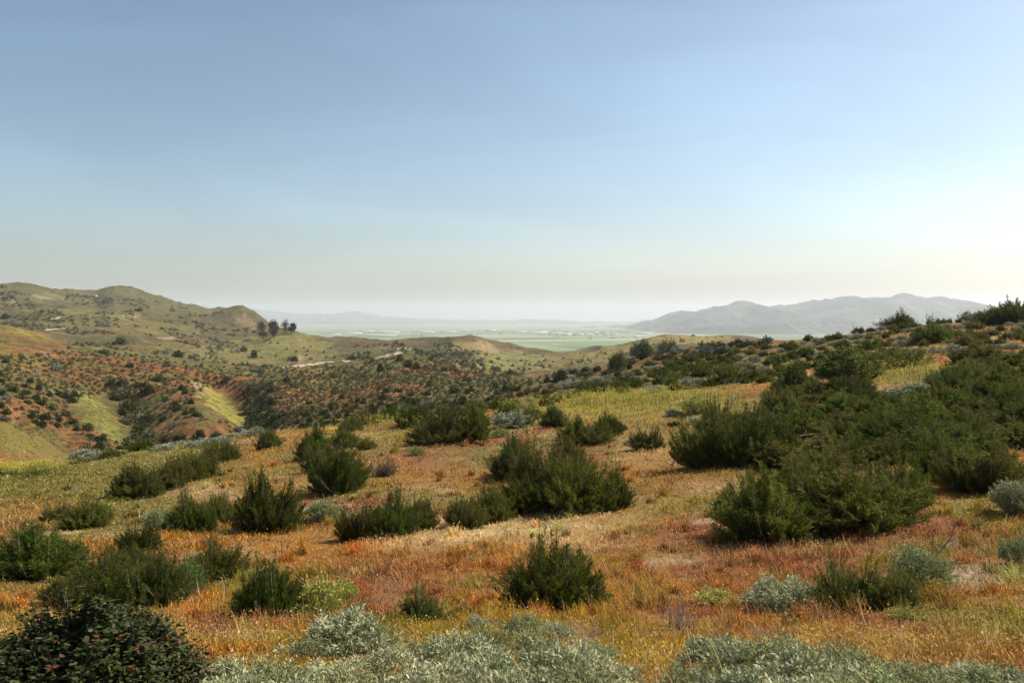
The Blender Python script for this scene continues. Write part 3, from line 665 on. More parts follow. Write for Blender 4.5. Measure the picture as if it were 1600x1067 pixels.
for x, y, w, h in [(1120,945,60,26),(1420,975,60,30)]:
    P('lime', x, y, w, h, 'low leafy plant in the golden grass', 'low leafy plants in the golden grass')

# belts of shrubs, thrown at random over each patch of the slope
def inside(x, y, poly):
    c = False; n = len(poly)
    for i in range(n):
        (x1, y1), (x2, y2) = poly[i], poly[(i + 1) % n]
        if (y1 > y) != (y2 > y) and x < (x2 - x1) * (y - y1) / (y2 - y1) + x1: c = not c
    return c
def belt(poly, n, size, kinds, labels, group, gap=.62, start=20, ratio=(.5, .74), avoid=()):
    xsp = [p[0] for p in poly]; ysp = [p[1] for p in poly]; done = []
    for _ in range(n * 60):
        if len(done) >= n: break
        x, y = rng.uniform(min(xsp), max(xsp)), rng.uniform(min(ysp), max(ysp))
        if not inside(x, y, poly): continue
        if any(((x - a) / c_) ** 2 + ((y - b) / d) ** 2 < 1 for a, b, c_, d in avoid): continue
        p = ray_ground(x, y, start); w = rng.uniform(*size) / p.y * F
        if any(((x - a) / (gap * (w + c_) / 2)) ** 2 + ((y - b) / (.42 * gap * (w + c_) / 2)) ** 2 < 1 for a, b, c_ in done): continue
        done.append((x, y, w)); kd = kinds[rng.integers(len(kinds))]
        P(kd, x, y, w, w * rng.uniform(*ratio) * (.65 if 'sage' in kd else 1), labels[KINDS[kd][0]] if isinstance(labels, dict) else labels, group + (' (grey)' if 'sage' in kd else ''), p=p)
dl = lambda a, b: {'chaparral_shrub': a, 'grey_green_sage_bush': b, 'broom_shrub': a, 'silver_sage_bush': b, 'broad_leaved_bush': a}
belt([(1150,720),(1120,670),(1205,650),(1215,605),(1290,610),(1360,612),(1380,640),(1480,625),(1480,600),(1515,570),(1700,545),(1700,760),(1560,745),(1440,735),(1400,735),(1250,735)],
     165, (1.1, 2.1), ['far', 'dark', 'farolive', 'dark', 'far'], 'dark green shrub crowded into the thicket that covers the slope', 'dark shrubs crowded in the slope thicket', .58, ratio=(.42, .64))
belt([(1150,552),(1300,527),(1400,512),(1500,500),(1600,492),(1700,490),(1700,545),(1510,572),(1480,550),(1380,560),(1300,575),(1215,600),(1130,600)],
     170, (.8, 1.7), ['far', 'far', 'farolive', 'farolive', 'farsage', 'farsage'], dl('shrub among red soil patches below the skyline of the ridge', 'grey-green dome among dark shrubs below the skyline of the ridge'), 'shrubs below the ridge skyline', .85)
belt([(775,640),(860,612),(960,590),(1050,560),(1140,548),(1200,600),(1130,604),(1040,612),(900,622),(810,645)],
     110, (1.0, 2.3), ['far', 'far', 'far', 'farolive', 'farsage'], dl('dark shrub in the belt between the mustard grass and the grassy far hill', 'grey bush in the belt between the mustard grass and the grassy far hill'), 'shrubs in the dark belt above the mustard grass', .72)
belt([(505,672),(640,648),(790,628),(830,650),(850,668),(770,672),(700,690),(620,668),(560,676)], 20, (1.2, 2.0), ['far', 'far', 'farolive', 'olive'],
     'shrub along the brow where the near slope drops into the gully', 'shrubs along the brow of the near slope', .8)
belt([(120,722),(200,700),(300,690),(400,680),(405,688),(300,700),(200,714),(130,732)], 15, (1.4, 2.6), ['farsage', 'farsage', 'far'],
     dl('dark shrub in the grey row along the gully edge', 'long grey bush in the row along the gully edge'), 'grey row along the gully edge', .7, ratio=(.4, .55))
belt([(860,668),(960,640),(1060,630),(1100,660),(980,705),(880,700)], 5, (.5, .9), ['farsage', 'far'], dl('small shrub scattered in the mustard grass', 'small grey tuft scattered in the mustard grass'), 'small plants in the mustard grass', 1.5)

belt([(1780,780),(1740,560),(2300,560),(2400,780)], 16, (1.0, 2.0), ['far', 'farolive', 'greysage'], dl('shrub of the slope beyond the thicket', 'grey sage of the slope beyond the thicket'), 'shrubs past the thicket', 1.2, start=5)
belt([(-190,1000),(-170,800),(-700,800),(-900,1000)], 10, (1.0, 1.9), ['far', 'farolive'], dl('shrub of the bank beyond the sumac bush', 'grey shrub'), 'shrubs past the sumac bush', 1.2, start=5)

# ------------------------------------------------------------------ shrubs dotted over the hills beyond
HB = [npmesh('hill_shrub', *hill_blob(s)) for s in (201, 202, 203, 204, 205)]
HG = [npmesh('hill_shrub', *hill_blob(s, 300, (.11,.125,.085), (.24,.25,.19))) for s in (211, 212)]
HO = [npmesh('hill_shrub', *hill_blob(s, 320, (.07,.075,.03), (.14,.13,.05))) for s in (221, 222)]
for m_ in HB + HG + HO: m_.materials.append(M_hill)
OPEN = [(150,645,44,26),(172,675,34,16),(345,632,44,26),(372,655,20,12),(60,700,72,34),(20,690,60,34),(75,722,50,20),(50,528,70,12),(290,672,70,16),(500,568,60,5),(610,555,40,5)]
items = []
def scatter(poly, n, size, mixw, lab, group, dens=.75, ratio=(.6, .9), avoid=OPEN, start=100, clump=0):
    xsp = [p[0] for p in poly]; ysp = [p[1] for p in poly]; done = np.zeros((0, 3))
    for _ in range(n * 24):
        if len(done) >= n: break
        x, y = rng.uniform(min(xsp), max(xsp)), rng.uniform(min(ysp), max(ysp))
        if not inside(x, y, poly) or any(((x - a) / c_) ** 2 + ((y - b) / d) ** 2 < 1 for a, b, c_, d in avoid): continue
        p = ray_ground(x, y, start)
        if clump and fbm(np.array([p.x / clump]), np.array([p.y / clump]), 301, 3)[0] < .5: continue
        s = rng.uniform(*size) * (1 + .9 * (rng.random() < .12)); w = s / p.y * F
        if len(done) and ((((x - done[:, 0]) / (dens * (w + done[:, 2]) / 2)) ** 2 + ((y - done[:, 1]) / (.5 * dens * (w + done[:, 2]) / 2)) ** 2) < 1).any(): continue
        done = np.vstack([done, [x, y, w]])
        k = rng.choice(3, p=mixw)
        items.append((w * w, p, s, s * rng.uniform(*ratio), k, lab, group))
M0 = (.78, .04, .18)
scatter([(405,600),(520,582),(640,572),(800,588),(800,640),(640,665),(520,672),(405,680)], 1000, (1.0,2.3), M0, ('round dark shrub', 'pale grey shrub', 'olive shrub', 'dotted over the rusty slope across the gully'), 'shrubs on the rusty slope across the gully', .62)
scatter([(0,560),(110,545),(200,552),(300,568),(400,580),(405,680),(200,705),(110,715),(0,660)], 700, (1.0,2.6), (.78,.06,.16), ('dark bushy shrub', 'grey shrub', 'brownish olive shrub', 'on the spurs beside the green hollows'), 'shrubs on the spurs with green hollows', .75)
scatter([(375,615),(400,600),(432,640),(425,668),(400,668)], 34, (2.2,3.6), (.95,0,.05), ('blackish shrub', 'grey shrub', 'olive shrub', 'packed in the shaded ravine beside the lit green spur'), 'shrubs packed in the ravine', .6, avoid=())
scatter([(170,598),(200,600),(240,680),(225,700),(190,650)], 26, (1.8,3.0), (.9,.05,.05), ('very dark shrub', 'greyish shrub', 'brown shrub', 'lining the ravine between the green hollows'), 'shrubs lining the ravine between the hollows', .65, avoid=())
scatter([(400,572),(520,570),(640,552),(740,570),(800,582),(800,592),(640,576),(520,586),(405,602)], 240, (1.1,2.5), M0, ('dark shrub', 'grey shrub', 'olive shrub', 'below the pale dirt track'), 'shrubs below the pale dirt track', .5)
scatter([(510,558),(560,540),(640,535),(700,532),(760,560),(740,575),(640,550),(580,566)], 170, (1.4,3.2), (.75,.1,.15), ('dark scrub', 'grey scrub', 'brown scrub', 'on the knoll above the dirt track'), 'scrub on the knoll', .5, clump=32)
scatter([(0,500),(110,512),(300,520),(400,545),(400,575),(300,562),(200,548),(110,540),(0,508)], 260, (1.2,3.8), (.5,.15,.35), ('dark scrub', 'grey scrub', 'brown scrub', 'on the middle hills below the long ridge'), 'scrub on the middle hills', .6, clump=38)
scatter([(0,447),(80,462),(200,462),(300,482),(380,490),(400,505),(400,530),(300,518),(110,508),(0,500)], 300, (1.6,6.0), (.45,.1,.45), ('dark scrub', 'grey scrub', 'brown scrub', 'on the long ridge under the skyline'), 'scrub on the long ridge', .5, clump=75, ratio=(.5,.8))
scatter([(0,441),(35,441),(80,458),(150,464),(180,457),(260,470),(250,480),(150,478),(60,470),(0,470)], 90, (2.5,6.5), (.5,.1,.4), ('dark scrub', 'grey scrub', 'brown scrub', 'along the crest of the long ridge'), 'scrub along the crest of the long ridge', .5, clump=50, ratio=(.4,.65))
scatter([(400,535),(520,540),(520,565),(400,570)], 16, (2.2,3.4), (.9,0,.1), ('dark scrub', 'grey scrub', 'brown scrub', 'on the pale green meadow below the trees'), 'scrub on the meadow below the trees', 2)
scatter([(760,552),(860,556),(960,550),(1000,555),(880,572),(800,588),(760,572)], 60, (1.0,3.4), (.6,.05,.35), ('dark scrub', 'grey scrub', 'brown scrub', 'on the grassy saddle before the plain'), 'scrub on the grassy saddle', .6, clump=30)
scatter([(1000,535),(1080,522),(1130,526),(1100,545),(1030,548)], 16, (1.6,2.6), (.8,0,.2), ('dark scrub', 'grey scrub', 'brown scrub', 'on the grassy hill behind the ridge end'), 'scrub on the grassy hill behind the ridge', 2)
scatter([(780,600),(860,586),(960,574),(1000,566),(960,592),(860,608),(790,625)], 120, (1.3,2.2), (.8,.06,.14), ('dark low shrub', 'grey low shrub', 'olive low shrub', 'on the red soil before the grassy saddle'), 'shrubs on the red soil before the saddle', .8, start=60)
small = []
for poly, k_ in (([(405,600),(520,582),(640,572),(800,588),(1000,566),(960,592),(860,608),(800,640),(640,665),(520,672),(405,680)], 2200), ([(0,515),(110,545),(300,568),(400,580),(405,680),(200,705),(110,715),(0,660)], 3000),
                 ([(0,447),(80,462),(200,462),(300,482),(400,505),(520,540),(640,535),(730,532),(1000,552),(880,572),(640,575),(400,575),(0,515)], 5200)):
    xq, yq = [q[0] for q in poly], [q[1] for q in poly]
    for _ in range(k_):
        x, y = rng.uniform(min(xq), max(xq)), rng.uniform(min(yq), max(yq))
        if inside(x, y, poly): p = ray_ground(x, y, 100); small.append((p, rng.uniform(.5, 1.7) * (1 + p.y / 800), rng.uniform(.25, .7)))
for _ in range(700):
    x, y = rng.uniform(0, 112), rng.uniform(668, 736)
    if y > 660 + x * .5: p = ray_ground(x, y, 58); small.append((p, rng.uniform(.25, .7), rng.uniform(.12, .3)))
scatter([(1000,560),(1060,547),(1150,538),(1200,534),(1200,545),(1150,553),(1060,567)], 70, (.9,2.0), (.7,.15,.15), ('dark shrub', 'grey dome shrub', 'olive shrub', 'on the red shoulder at the end of the ridge'), 'shrubs on the red shoulder of the ridge', .6, start=70)
items.sort(key=lambda t: -t[0])
sets = (HB, HG, HO)
for _, p, w, h, k, lab, group in items[:295]:
    o = bpy.data.objects.new('hill_shrub', sets[k][rng.integers(len(sets[k]))]); C.objects.link(o)
    o.location = (p.x, p.y, p.z - .06); o.scale = (w, w * rng.uniform(.8, 1.2), h); o.rotation_euler[2] = rng.uniform(0, 6.28)
    tag(o, lab[k] + ' ' + lab[3], 'shrub', group + ', ' + lab[k])
def merged(name, objs, label):
    vs, fs, cs, off = [], [], [], 0
    for me, p, w, h in objs:
        n = len(me.vertices); v = np.empty(n * 3, np.float32); me.vertices.foreach_get('co', v); v = v.reshape(-1, 3)
        c = np.empty(n * 4, np.float32); me.color_attributes['Col'].data.foreach_get('color', c); c = c.reshape(-1, 4)[:, :3] * rng.uniform(.7, 1.3)
        a = rng.uniform(0, 6.28); ca, sa = math.cos(a), math.sin(a)
        v = np.column_stack([(v[:, 0] * ca - v[:, 1] * sa) * w, (v[:, 0] * sa + v[:, 1] * ca) * w, v[:, 2] * h]) + np.array([p.x, p.y, p.z - .1])
        vs.append(v); cs.append(c); fs.append(np.arange(n).reshape(-1, 4) + off); off += n
    o = ob(name, npmesh(name, np.concatenate(vs), [np.concatenate(fs)], np.concatenate(cs)), M_hill); tag(o, label, None, None, 'stuff'); return o
LO = [[npmesh('scrub', *hill_blob(s, 110, *c_)) for s in q] for q, c_ in (((231, 232, 233), ((.04,.05,.022), (.085,.09,.035))), ((234,), ((.11,.125,.085), (.24,.25,.19))), ((235,), ((.07,.07,.03), (.14,.12,.05))))]
LS = [npmesh('scrub', *hill_blob(s, 34, *q)) for s, q in ((236, ((.09,.085,.04), (.17,.15,.07))), (237, ((.10,.07,.04), (.18,.12,.065))), (238, ((.045,.055,.022), (.10,.11,.04))), (239, ((.10,.11,.06), (.20,.20,.12))))]
merged('distant_scrub', [(LO[k][rng.integers(len(LO[k]))], p, w * 1.05, h) for _, p, w, h, k, *_ in items[295:]] + [(LS[rng.integers(4)], p, w, h) for p, w, h in small], 'fine dark scrub speckled over the far hills')
print('hill shrubs', len(items))

# ------------------------------------------------------------------ grass, flowers
def blades(n, ymin, ymax, exp, hgt, xr=(-260, 1860)):
    r = np.random.default_rng(5 + int(ymin))
    u = r.uniform(0, 1, n); a, b = math.log(ymin), math.log(ymax)
    Y = np.exp(-np.log(np.exp(-exp * a) - u * (np.exp(-exp * a) - np.exp(-exp * b))) / exp)
    x = r.uniform(*xr, n); X = (x - CX) / F * Y
    # tufts
    k = r.uniform(0, 1, n) < .75; q = r.normal(0, .05, (n, 2)); base = r.integers(0, n, n)
    tX, tY = X[base], Y[base]
    near = k
    X = np.where(near, tX + q[:, 0] * (1 + tY / 25), X); Y = np.where(near, tY + q[:, 1] * (1 + tY / 25), Y); Y = np.maximum(Y, 2.3)
    return r, X, Y
r, X, Y = blades(760000, 2.8, 95, .55, 0)
_, X2, Y2 = blades(260000, 2.7, 95, .55, 0, (-1500, 3300)); X, Y = np.concatenate([X, X2]), np.concatenate([Y, Y2])
Z = H(X, Y)
vis = HY - (Z + .6) / Y * F < 1130
X, Y, Z = X[vis], Y[vis], Z[vis]; n = len(X)
cc, bare = cover_color(X, Y, Z)
x = CX + F * X / Y; y = HY - Z / Y * F
for sx_, sy_, sr_ in [s_ for s_ in SPOTS if s_[1] < 14]:
    q_ = (np.abs(X - sx_) < sr_) & (np.abs(Y - sy_) < sr_ * 1.1); bare = np.where(q_ & (r.uniform(0, 1, n) < .93), 1.2, bare)
open_ = fbm(X / .55, Y / .55, 431, 3); bare = np.where(open_ > .60, np.maximum(bare, .75), bare)
keep = (r.uniform(0, 1, n) > bare * .9) & (r.uniform(0, 1, n) < 1 - sst(60, 95, Y) * .8)
# sparser under the crowns of shrubs
X, Y, Z, cc, x, y = X[keep], Y[keep], Z[keep], cc[keep], x[keep], y[keep]; n = len(X)
hn = fbm(X / 1.3, Y / 1.3, 401, 3)
tall = r.uniform(0, 1, n) < .008
hgt = (1 + 1.4 * tall) * (.025 + .17 * hn ** 1.7) * r.uniform(.4, 1.45, n) * (1 + .4 * sst(20, 60, Y))
nc = min(60000, n // 6); cl = r.integers(0, n, 1300); cl = cl[(Y[cl] < 34) & (Y[cl] > 6.8)]; ci_ = r.integers(0, len(cl), nc); sel = r.permutation(n)[:nc]   # taller bunches
cs_ = r.uniform(.5, 1.5, len(cl))[ci_]; X[sel] = X[cl][ci_] + r.normal(0, .05, nc) * cs_; Y[sel] = np.maximum(Y[cl][ci_] + r.normal(0, .05, nc) * cs_, 2.4); Z[sel] = H(X[sel], Y[sel])
cc[sel] = cc[cl][ci_] * r.uniform(.75, 1.25, (len(cl), 3))[ci_]; hgt[sel] = r.uniform(.08, .22, nc) * cs_
wid = np.maximum(.004, Y * .00075) * r.uniform(.6, 1.5, n)
tone = _h(np.floor(X / (.10 + Y * .004)), np.floor(Y / (.10 + Y * .006)), 77); col = cc * (r.uniform(.5, 1.3, n) * (.4 + 1.1 * tone))[:, None]
t = r.uniform(0, 1, n)
col = mix(col, np.array((.58,.41,.19)) * r.uniform(.7, 1.2, n)[:, None], ((t < .07) * .8))
col = mix(col, np.array((.60,.44,.21)), tall * .8)
col = mix(col, np.array((.10,.13,.03)), ((t > .90) * .8))
col = mix(col, np.array((.35,.10,.07)), ((t > .86) & (t < .90)) * .7)
D = np.column_stack([r.normal(-.12, .38, n), r.normal(-.05, .38, n), np.ones(n)])
P0 = np.column_stack([X, Y, Z - .01])
s = unit(np.column_stack([r.normal(size=n), r.normal(size=n), np.zeros(n)])); D = unit(D)
bend = np.column_stack([r.normal(-.05, .12, n), r.normal(0, .12, n), np.zeros(n)]) * hgt[:, None]
mid = P0 + D * hgt[:, None] * .55; top = P0 + D * hgt[:, None] + bend
v = np.stack([P0 - s * wid[:, None] * .4, P0 + s * wid[:, None] * .4, mid + s * wid[:, None] * .5, top, mid - s * wid[:, None] * .5], 1)
b = np.arange(n)[:, None] * 5
gr = ob('grass', npmesh('grass', v.reshape(-1, 3), [b + np.array([[0, 1, 2, 4]]), b + np.array([[4, 2, 3]])], np.repeat(col, 5, 0)), M_grass)
tag(gr, 'dry orange and green grass covering the near slope', None, None, 'stuff')
# seed heads and small flowers floating at the tips of the grass
pick = r.uniform(0, 1, n) < .10
T = top[pick]; m = len(T); yy = Y[pick]; fc = mix(np.array((.58,.40,.20)), cc[pick] * 1.2, r.uniform(0, 1, m) * .8)
red = (fbm(T[:, 0] / 1.7, T[:, 1] / 1.7, 411, 3) > .56) & (r.uniform(0, 1, m) < .55)
fc = np.where(red[:, None], mix((.34,.08,.07), (.42,.19,.13), r.uniform(0, 1, m)), fc)
yel = (~red) & (r.uniform(0, 1, m) < .12); fc = np.where(yel[:, None], np.array((.60,.45,.08)), fc)
sz = np.maximum(.012, yy * .0013) * r.uniform(.7, 1.4, m)
v, f, c_ = leaves(T, r.normal(0, .5, (m, 3)) + [0, 0, .7], sz * 1.6, sz * .8, r, fc)
tag(ob('seed_heads', npmesh('seed_heads', v, [f], c_), M_grass), 'straw and pinkish seed heads over the grass', None, None, 'stuff')
# low herbs between the blades
k = r.integers(0, n, 480000); Pf = P0[k] + np.column_stack([r.normal(0, .03, len(k)), r.normal(0, .03, len(k)), r.uniform(.01, 1.0, len(k)) * np.minimum(hgt[k], .2)]); yy = Y[k]
patch = vn(Pf[:, 0] / .5, Pf[:, 1] / .5, 441); ok = patch > .35; Pf, yy, patch, kk = Pf[ok], yy[ok], patch[ok], k[ok]; m = len(Pf)
ch = _h(np.floor(Pf[:, 0] / .4 + 3 * patch), np.floor(Pf[:, 1] / .5), 91)
hc = np.where((ch < .26)[:, None], np.array((.10,.12,.022)), np.where((ch < .52)[:, None], np.array((.27,.25,.04)), np.where((ch < .74)[:, None], np.array((.33,.10,.035)), np.array((.42,.20,.05)))))
hc = mix(hc, cc[kk], .6 + .4 * r.uniform(0, 1, m)) * r.uniform(.5, 1.45, (m, 1)); sz = np.maximum(.014, yy * .00135) * r.uniform(.6, 1.6, m)
fw = r.uniform(0, 1, m); hc = np.where((fw < .035)[:, None], np.array((.72,.62,.36)), np.where((fw > .97)[:, None], np.array((.66,.46,.05)), hc))
v, f, c_ = leaves(Pf, r.normal(0, .6, (m, 3)) + [0, 0, .4], sz * 1.5, sz * .75, r, hc)
tag(ob('low_herbs', npmesh('low_herbs', v, [f], c_), M_grass), 'small leafy herbs between the grass blades', None, None, 'stuff')
# mustard flowering at the top of the yellow grass and in the hollow
def mustard(cx, cy, rx, ry, k, hh):
    px_ = cx + rx * r.normal(0, .5, k); py_ = cy + ry * r.normal(0, .5, k); out = []
    for a, b_ in zip(px_, py_):
        p = ray_ground(a, b_, 20); out.append(p)
    return np.array([tuple(p) for p in out])
mp = np.concatenate([mustard(1000, 628, 90, 10, 300, .8), mustard(915, 632, 50, 6, 160, .8), mustard(1130, 632, 70, 14, 130, .8), mustard(1420, 590, 70, 14, 150, .8), mustard(35, 741, 60, 3, 1200, .8), mustard(600, 670, 70, 6, 120, .8), mustard(820, 640, 60, 6, 100, .8)])
m = len(mp); hh = r.uniform(.35, .85, m); T = mp + np.column_stack([r.normal(0, .08, m), r.normal(0, .08, m), hh])
v1, f1 = tubes(mp, T, .008, .006, 3)
fl = np.repeat(T, 9, 0) + r.normal(0, .07, (m * 9, 3)) * np.array([1, 1, 1.4]); sz = np.repeat(np.maximum(.035, mp[:, 1] * .0011), 9)
v2, f2, c2 = leaves(fl, r.normal(size=(m * 9, 3)), sz, sz * .8, r, np.tile([[.54,.48,.09]], (m * 9, 1)) * r.uniform(.7, 1.1, (m * 9, 1)))
V, Fs, Cc = join([(v1, f1, np.tile([[.16,.19,.05]], (len(v1), 1))), (v2, f2, c2)])
tag(ob('mustard_flowers', npmesh('mustard_flowers', V, Fs, Cc), M_grass), 'yellow flowering mustard in the green grass', None, None, 'stuff')

# ------------------------------------------------------------------ dead wood
def dead(x, y, pts, rad, label, name='dead_branch', m=None, start=2.6):
    """pts: polylines in photograph pixels relative to the foot (dx, up, depth)"""
    p = ray_ground(x, y, start); k = p.y / F; A, B, ra, rb = [], [], [], []
    for pl, r0, r1 in pts:
        q = [np.array([a * k, (c_[0] if c_ else 0) * k, b_ * k]) for a, b_, *c_ in pl]; n = len(q) - 1
        for i in range(n):
            A.append(q[i]); B.append(q[i + 1]); ra.append((r0 + (r1 - r0) * i / n) * k * rad); rb.append((r0 + (r1 - r0) * (i + 1) / n) * k * rad)
    v, f = tubes(np.array(A), np.array(B), np.array(ra), np.array(rb), 6)
    o = ob(name, npmesh(name, v, [f], None, True), m or M_dead); o.location = p; tag(o, label, 'dead branch', 'dead wood lying and standing on the near slope'); return o
dead(1432, 915, [([(0,0),(14,22),(30,42,5),(46,58,8),(58,72,8),(63,90,6),(65,96,6)], 2.2, .7), ([(30,42,5),(24,62,0),(26,78,0)], 1.2, .5), ([(46,58,8),(62,62,14),(74,66,16)], 1, .4), ([(14,22),(34,24,-8),(50,30,-10)], 1.1, .4), ([(0,0),(-8,30,-4),(-14,58,-6)], 1.2, .4), ([(-4,20,-5),(-26,40,-9),(-48,46,-12)], 1, .4)], 1.0, 'long bare forked branch rising out of the grey bush', m=M_wood)
dead(345, 898, [([(0,0),(-3,8),(-4,16),(-2,24)], 1.6, .8)], 1.0, 'short bleached stick standing at the thicket edge')
dead(205, 918, [([(0,0),(8,4),(14,8),(18,8)], 1.4, .6)], 1.0, 'pale twig lying on the dark thicket shrub')
dead(492, 770, [([(-4,0),(0,14),(8,22),(18,24),(30,16),(38,6)], 1.6, .8), ([(8,22),(4,30)], .9, .4)], 1.0, 'arching grey dead branch at the foot of a dark shrub')
dead(598, 840, [([(0,18),(12,12),(22,0)], 2.2, 1.4), ([(-50,0),(-46,16),(-44,26)], 1.4, .6), ([(-8,22),(8,24),(20,22)], 1, .4)], 1.0, 'fallen dead limb under the tallest shrub of its clump', m=M_wood)
dead(712, 962, [([(0,0),(6,12),(12,22),(20,32)], 1.6, .6), ([(6,12),(16,14),(22,20)], 1, .4), ([(12,22),(10,32)], .8, .4)], 1.0, 'grey forked stick beside a thin green shrub')
dead(72, 862, [([(100,0),(112,3),(120,8)], 1.3, .7), ([(90,2),(104,6),(112,2)], 1, .5)], 1.0, 'bleached sticks lying before the spiky shrub')
dead(412, 975, [([(0,0),(8,6),(20,8)], 1.3, .5)], 1.0, 'pale twig under the dark shrub above the yellow-green bush')
dead(1345, 815, [([(-20,4),(0,14),(12,22)], 1.2, .5), ([(-10,0),(14,8),(40,6),(56,2)], 1.2, .5), ([(14,2),(38,14),(56,12)], 1, .4)], 1.0, 'bare twigs sticking out under the wider twin shrub')
dead(1050, 728, [([(0,0),(4,10),(14,16),(26,12),(38,4)], 1.5, .6), ([(-8,6),(6,0),(24,-2)], 1.2, .5)], 1.0, 'tangle of bare twigs in the shade of the thicket corner')
dead(1105, 830, [([(0,2),(18,6),(40,5)], 1.2, .5), ([(10,0),(24,10),(34,9)], 1, .4)], 1.0, 'grey dry twigs beside the lower twin shrub')
dead(1240, 690, [([(-18,4),(0,8),(30,12)], 1.3, .5), ([(0,8),(-12,14)], .8, .4)], 1.0, 'bleached limb caught among the thicket shrubs')
dead(1140, 640, [([(0,0),(6,14),(14,24)], 2.0, 1.0), ([(6,14),(2,24)], 1, .5)], 1.0, 'leaning dead stem at the edge of the mustard grass', m=M_dead)
for k, (x, y) in enumerate([(440,872),(449,874)]):
    dead(x, y, [([(0,0),(0,18),(1,36 - 8 * k)], .9, .5), ([(0,18),(5,28)], .6, .3)], 1.0, ['taller thin dry stalk in the orange grass', 'shorter thin dry stalk in the orange grass'][k], name='dry_stalk', m=M_wood)

# stones on the bare sand
def stone(x, y, s, lab):
    import bmesh
    p = ray_ground(x, y); bm = bmesh.new(); bmesh.ops.create_icosphere(bm, subdivisions=3, radius=.5); q = np.random.default_rng(int(x))
    for vv in bm.verts:
        c_ = vv.co; f_ = .75 + .5 * float(vn(np.array([c_.x * 2 + x]), np.array([c_.y * 2 + c_.z * 1.7]), 5)[0]); vv.co = c_ * f_
    me = bpy.data.meshes.new('stone'); bm.to_mesh(me); bm.free(); o = ob('stone', me, M_stone); o.location = (p.x, p.y, p.z + .1 * s / F * p.y); k = s / F * p.y
    o.scale = (k, k * .8, k * .45); o.rotation_euler[2] = q.uniform(0, 6); tag(o, lab, 'stone')
M_stone = plain_mat('grey_stone', (.27, .24, .22), .9, 6, .3)
stone(1495, 880, 18, 'flat grey stone on the bare sand nearest the grey bush')
stone(1560, 914, 16, 'flat stone half sunk in bare sand at the frame edge')
stone(1518, 872, 11, 'small stone behind the flat grey one on the sand')

# ------------------------------------------------------------------ the trees on the hill
def tree(x, y, w, h, seed, label, thin=0, col=((.035,.028,.026), (.085,.065,.05))):
    r_ = np.random.default_rng(seed); p = ray_ground(x, y, 300); k = p.y / F; Wd, Ht = 1.25 * w * k, h * k
    e = empty('eucalyptus_tree', (p.x, p.y, p.z - .2)); tag(e, label, 'tree', 'trees on the meadow hill')
    A, B, ra, rb = [np.zeros(3)], [np.array([r_.normal(0, .03) * Ht, 0, Ht * .5])], [Ht * .035], [Ht * .022]
    tips = []
    for i in range(8):
        z0 = r_.uniform(.18, .5) * Ht; a = r_.uniform(0, 6.28); t_ = np.array([math.cos(a) * Wd * .38 * r_.uniform(.5, 1), math.sin(a) * Wd * .38, min(z0 + Ht * r_.uniform(.2, .45), Ht * .92)])
        A.append(np.array([0, 0, z0])); B.append(t_); ra.append(Ht * .016); rb.append(Ht * .006); tips.append(t_)
    tips += [np.array([0, 0, Ht * .8]), np.array([Wd * .1, 0, Ht * .9])]
    v, f = tubes(np.array(A), np.array(B), np.array(ra), np.array(rb), 6)
    ob('trunk', npmesh('trunk', v, [f], None, True), M_bark, e)
    n = 1700 if not thin else 480; m_ = 12; u_ = unit(r_.normal(size=(m_, 3))) * (r_.uniform(.2, 1, m_) ** .5)[:, None]
    lump = np.column_stack([u_[:, 0] * Wd * .34, u_[:, 1] * Wd * .34, Ht * .56 + u_[:, 2] * Ht * .36]); tp = lump[r_.integers(0, m_, n)]
    Pp = tp + r_.normal(0, 1, (n, 3)) * np.array([Wd * .10, Wd * .10, Ht * .075])
    v, f, c_ = leaves(Pp, r_.normal(0, .6, (n, 3)) - [0, 0, .5], 1.0 * r_.uniform(.6, 1.3, n), .55, r_, mix(np.array(col[0]), np.array(col[1]), r_.uniform(0, 1, n)))
    ob('crown', npmesh('crown', v, [f], c_), M_hill, e)
tree(411, 530, 17, 30, 1, 'dark full-crowned tree standing lowest and outermost of the four on the meadow hill', 0, ((.05,.034,.026), (.12,.08,.055)))
tree(427, 528, 16, 28, 2, 'bluish dark tree second of the four on the meadow hill')
tree(446, 522.5, 14, 25, 3, 'thin see-through tree third of the four on the meadow hill', 1)
tree(456, 522, 12, 19, 4, 'smallest round tree at the end of the four on the meadow hill')

# ------------------------------------------------------------------ farm buildings and trees on the plain
def hall(x, y, w_px, depth, hgt, label, group, wh=True):
    Yv = -VZ * F / (y - HY); X0 = (x - CX) / F * Yv; w = w_px / F * Yv
    e = empty('farm_building', (X0, Yv, VZ - .5)); tag(e, label, 'building', group)
    a, d, q, rg = w / 2, depth / 2, hgt, hgt * 1.35
    v = np.array([(-a,-d,0),(a,-d,0),(a,d,0),(-a,d,0),(-a,-d,q),(a,-d,q),(a,d,q),(-a,d,q),(-a,0,rg),(a,0,rg)], float)
    f4 = np.array([[0,1,5,4],[2,3,7,6]]); f5 = np.array([[1,2,6,9,5],[3,0,4,8,7]])
    ob('wall', npmesh('wall', v, [f4, f5]), M_wall, e)
    o_ = 1.0; rv = np.array([(-a-o_,-d-o_,q+.1),(a+o_,-d-o_,q+.1),(a+o_,0,rg+.5),(-a-o_,0,rg+.5),(a+o_,d+o_,q+.1),(-a-o_,d+o_,q+.1)], float)
    rv = np.concatenate([rv, rv + [0, 0, -.35]]); F4 = np.array([[0,1,2,3],[3,2,4,5],[7,6,9,8],[8,9,11,10],[0,6,7,1],[5,4,10,11],[1,7,8,2],[2,8,10,4],[6,0,3,9],[9,3,5,11]])
    ob('roof', npmesh('roof', rv, [F4]), M_wht, e)
gb = 'pale farm buildings out on the plain'
